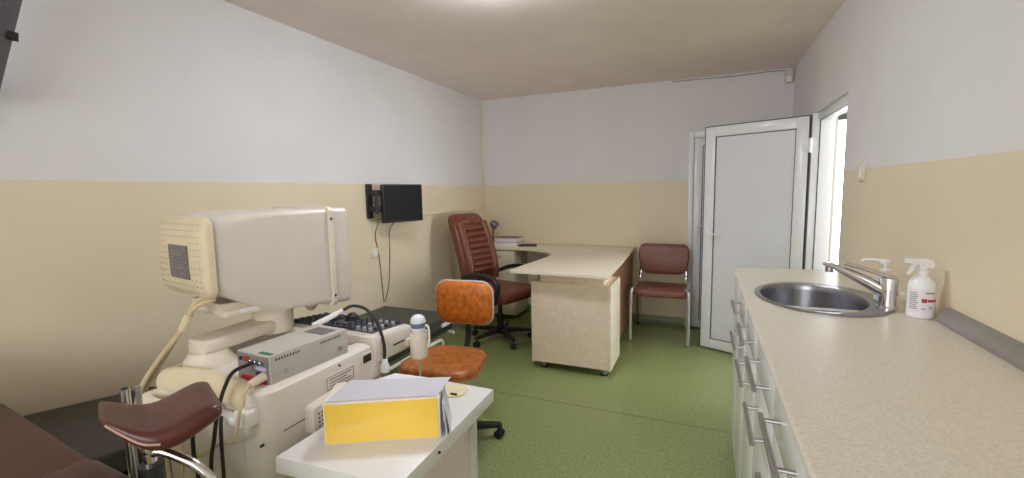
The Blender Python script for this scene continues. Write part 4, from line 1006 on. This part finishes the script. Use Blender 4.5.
# dark examination lamp arm at the top left edge
el = thing('wall_lamp', 'dark grey wall lamp arm with a knob at the upper left edge', 'lamp', (0, 0, 0))
P0, P1 = Vector((-2.22, 0.692, 1.70)), Vector((-2.12, 0.795, 2.20))
b = MB(); q = (P1-P0).to_track_quat('Z', 'Y'); b.loft([[p + q @ Vector((u, v, 0)) for u, v in rrect(0.10, 0.08, 0.012, 3)] for p in (P0, P1)]); b.build('arm', M['lampgrey'], el)
b = MB(); b.box(XL+0.001, XL+0.03, 0.56, 0.74, 1.60, 1.84, 0.006); b.cyl((XL+0.02, 0.69, 1.72), (-2.22, 0.70, 1.73), 0.03); b.build('wall_bracket', M['lampgrey'], el)
b = MB(); b.lathe([(0.001, 0.0), (0.11, 0.0), (0.13, -0.03), (0.14, -0.08), (0.13, -0.082), (0.1, -0.05), (0.001, -0.05)], (-2.10, 0.74, 2.27), n=28); b.build('lamp_head', M['lampgrey'], el)
kp = Vector((-2.17, 0.755, 1.905))
b = MB(); b.cyl(kp, kp+Vector((0.012, 0.042, -0.004)), 0.017, 0.015, n=16); b.build('knob', M['blackplastic'], el)

# ------------------------------------------------------------------ light
w = bpy.data.worlds.new('daylight'); sc.world = w; w.use_nodes = True
bg = w.node_tree.nodes['Background']; bg.inputs['Color'].default_value = (0.86, 0.93, 1.0, 1); bg.inputs['Strength'].default_value = 2.2
def area(name, loc, rot, sx, sy, power, col):
    l = bpy.data.lights.new(name, 'AREA'); l.shape = 'RECTANGLE'; l.size = sx; l.size_y = sy; l.energy = power; l.color = col
    o = bpy.data.objects.new(name, l); COL.objects.link(o); o.location = loc; o.rotation_euler = rot; return o
area('window_daylight', ((WX0+WX1)/2, YR-0.2, (WZ0+WZ1)/2), (R(90), 0, 0), 2.0, 1.3, 32, (1.0, 0.98, 0.96))
area('hall_daylight', (1.5, HY+0.3, 1.1), (R(-90), 0, 0), 0.85, 1.8, 80, (0.98, 0.98, 1.0))
area('added_hall_fill', (2.85, 3.4, 1.42), (0, R(90), 0), 1.3, 1.35, 72, (0.98, 0.98, 1.0))  # added fill light outside the made-up hall opening, brightens the room's back

# ------------------------------------------------------------------ camera
cam = bpy.data.cameras.new('camera'); co = bpy.data.objects.new('camera', cam); COL.objects.link(co)
cam.sensor_fit = 'HORIZONTAL'; cam.sensor_width = 36.0; cam.lens = 446.0/1024*36.0; cam.clip_start = 0.02
right = Vector((0.919, 0.393, -0.018)); up = Vector((-0.026, 0.104, 0.994)); fw = Vector((-0.393, 0.913, -0.106))
fw.normalize(); right = (right - fw*right.dot(fw)).normalized(); up = right.cross(fw).normalized()
m3 = Matrix((right, up, -fw)).transposed()
co.matrix_world = Matrix.Translation((0, 0, 1.35)) @ m3.to_4x4()
sc.camera = co
vs = sc.view_settings; vs.view_transform = 'Standard'; vs.look = 'None'; vs.gamma = 1.0; vs.exposure = 0.08; vs.use_curve_mapping = False
try:
    sc.cycles.use_denoising = True; sc.cycles.max_bounces = 14; sc.cycles.diffuse_bounces = 10
    sc.cycles.sample_clamp_indirect = 6.0
except Exception: pass
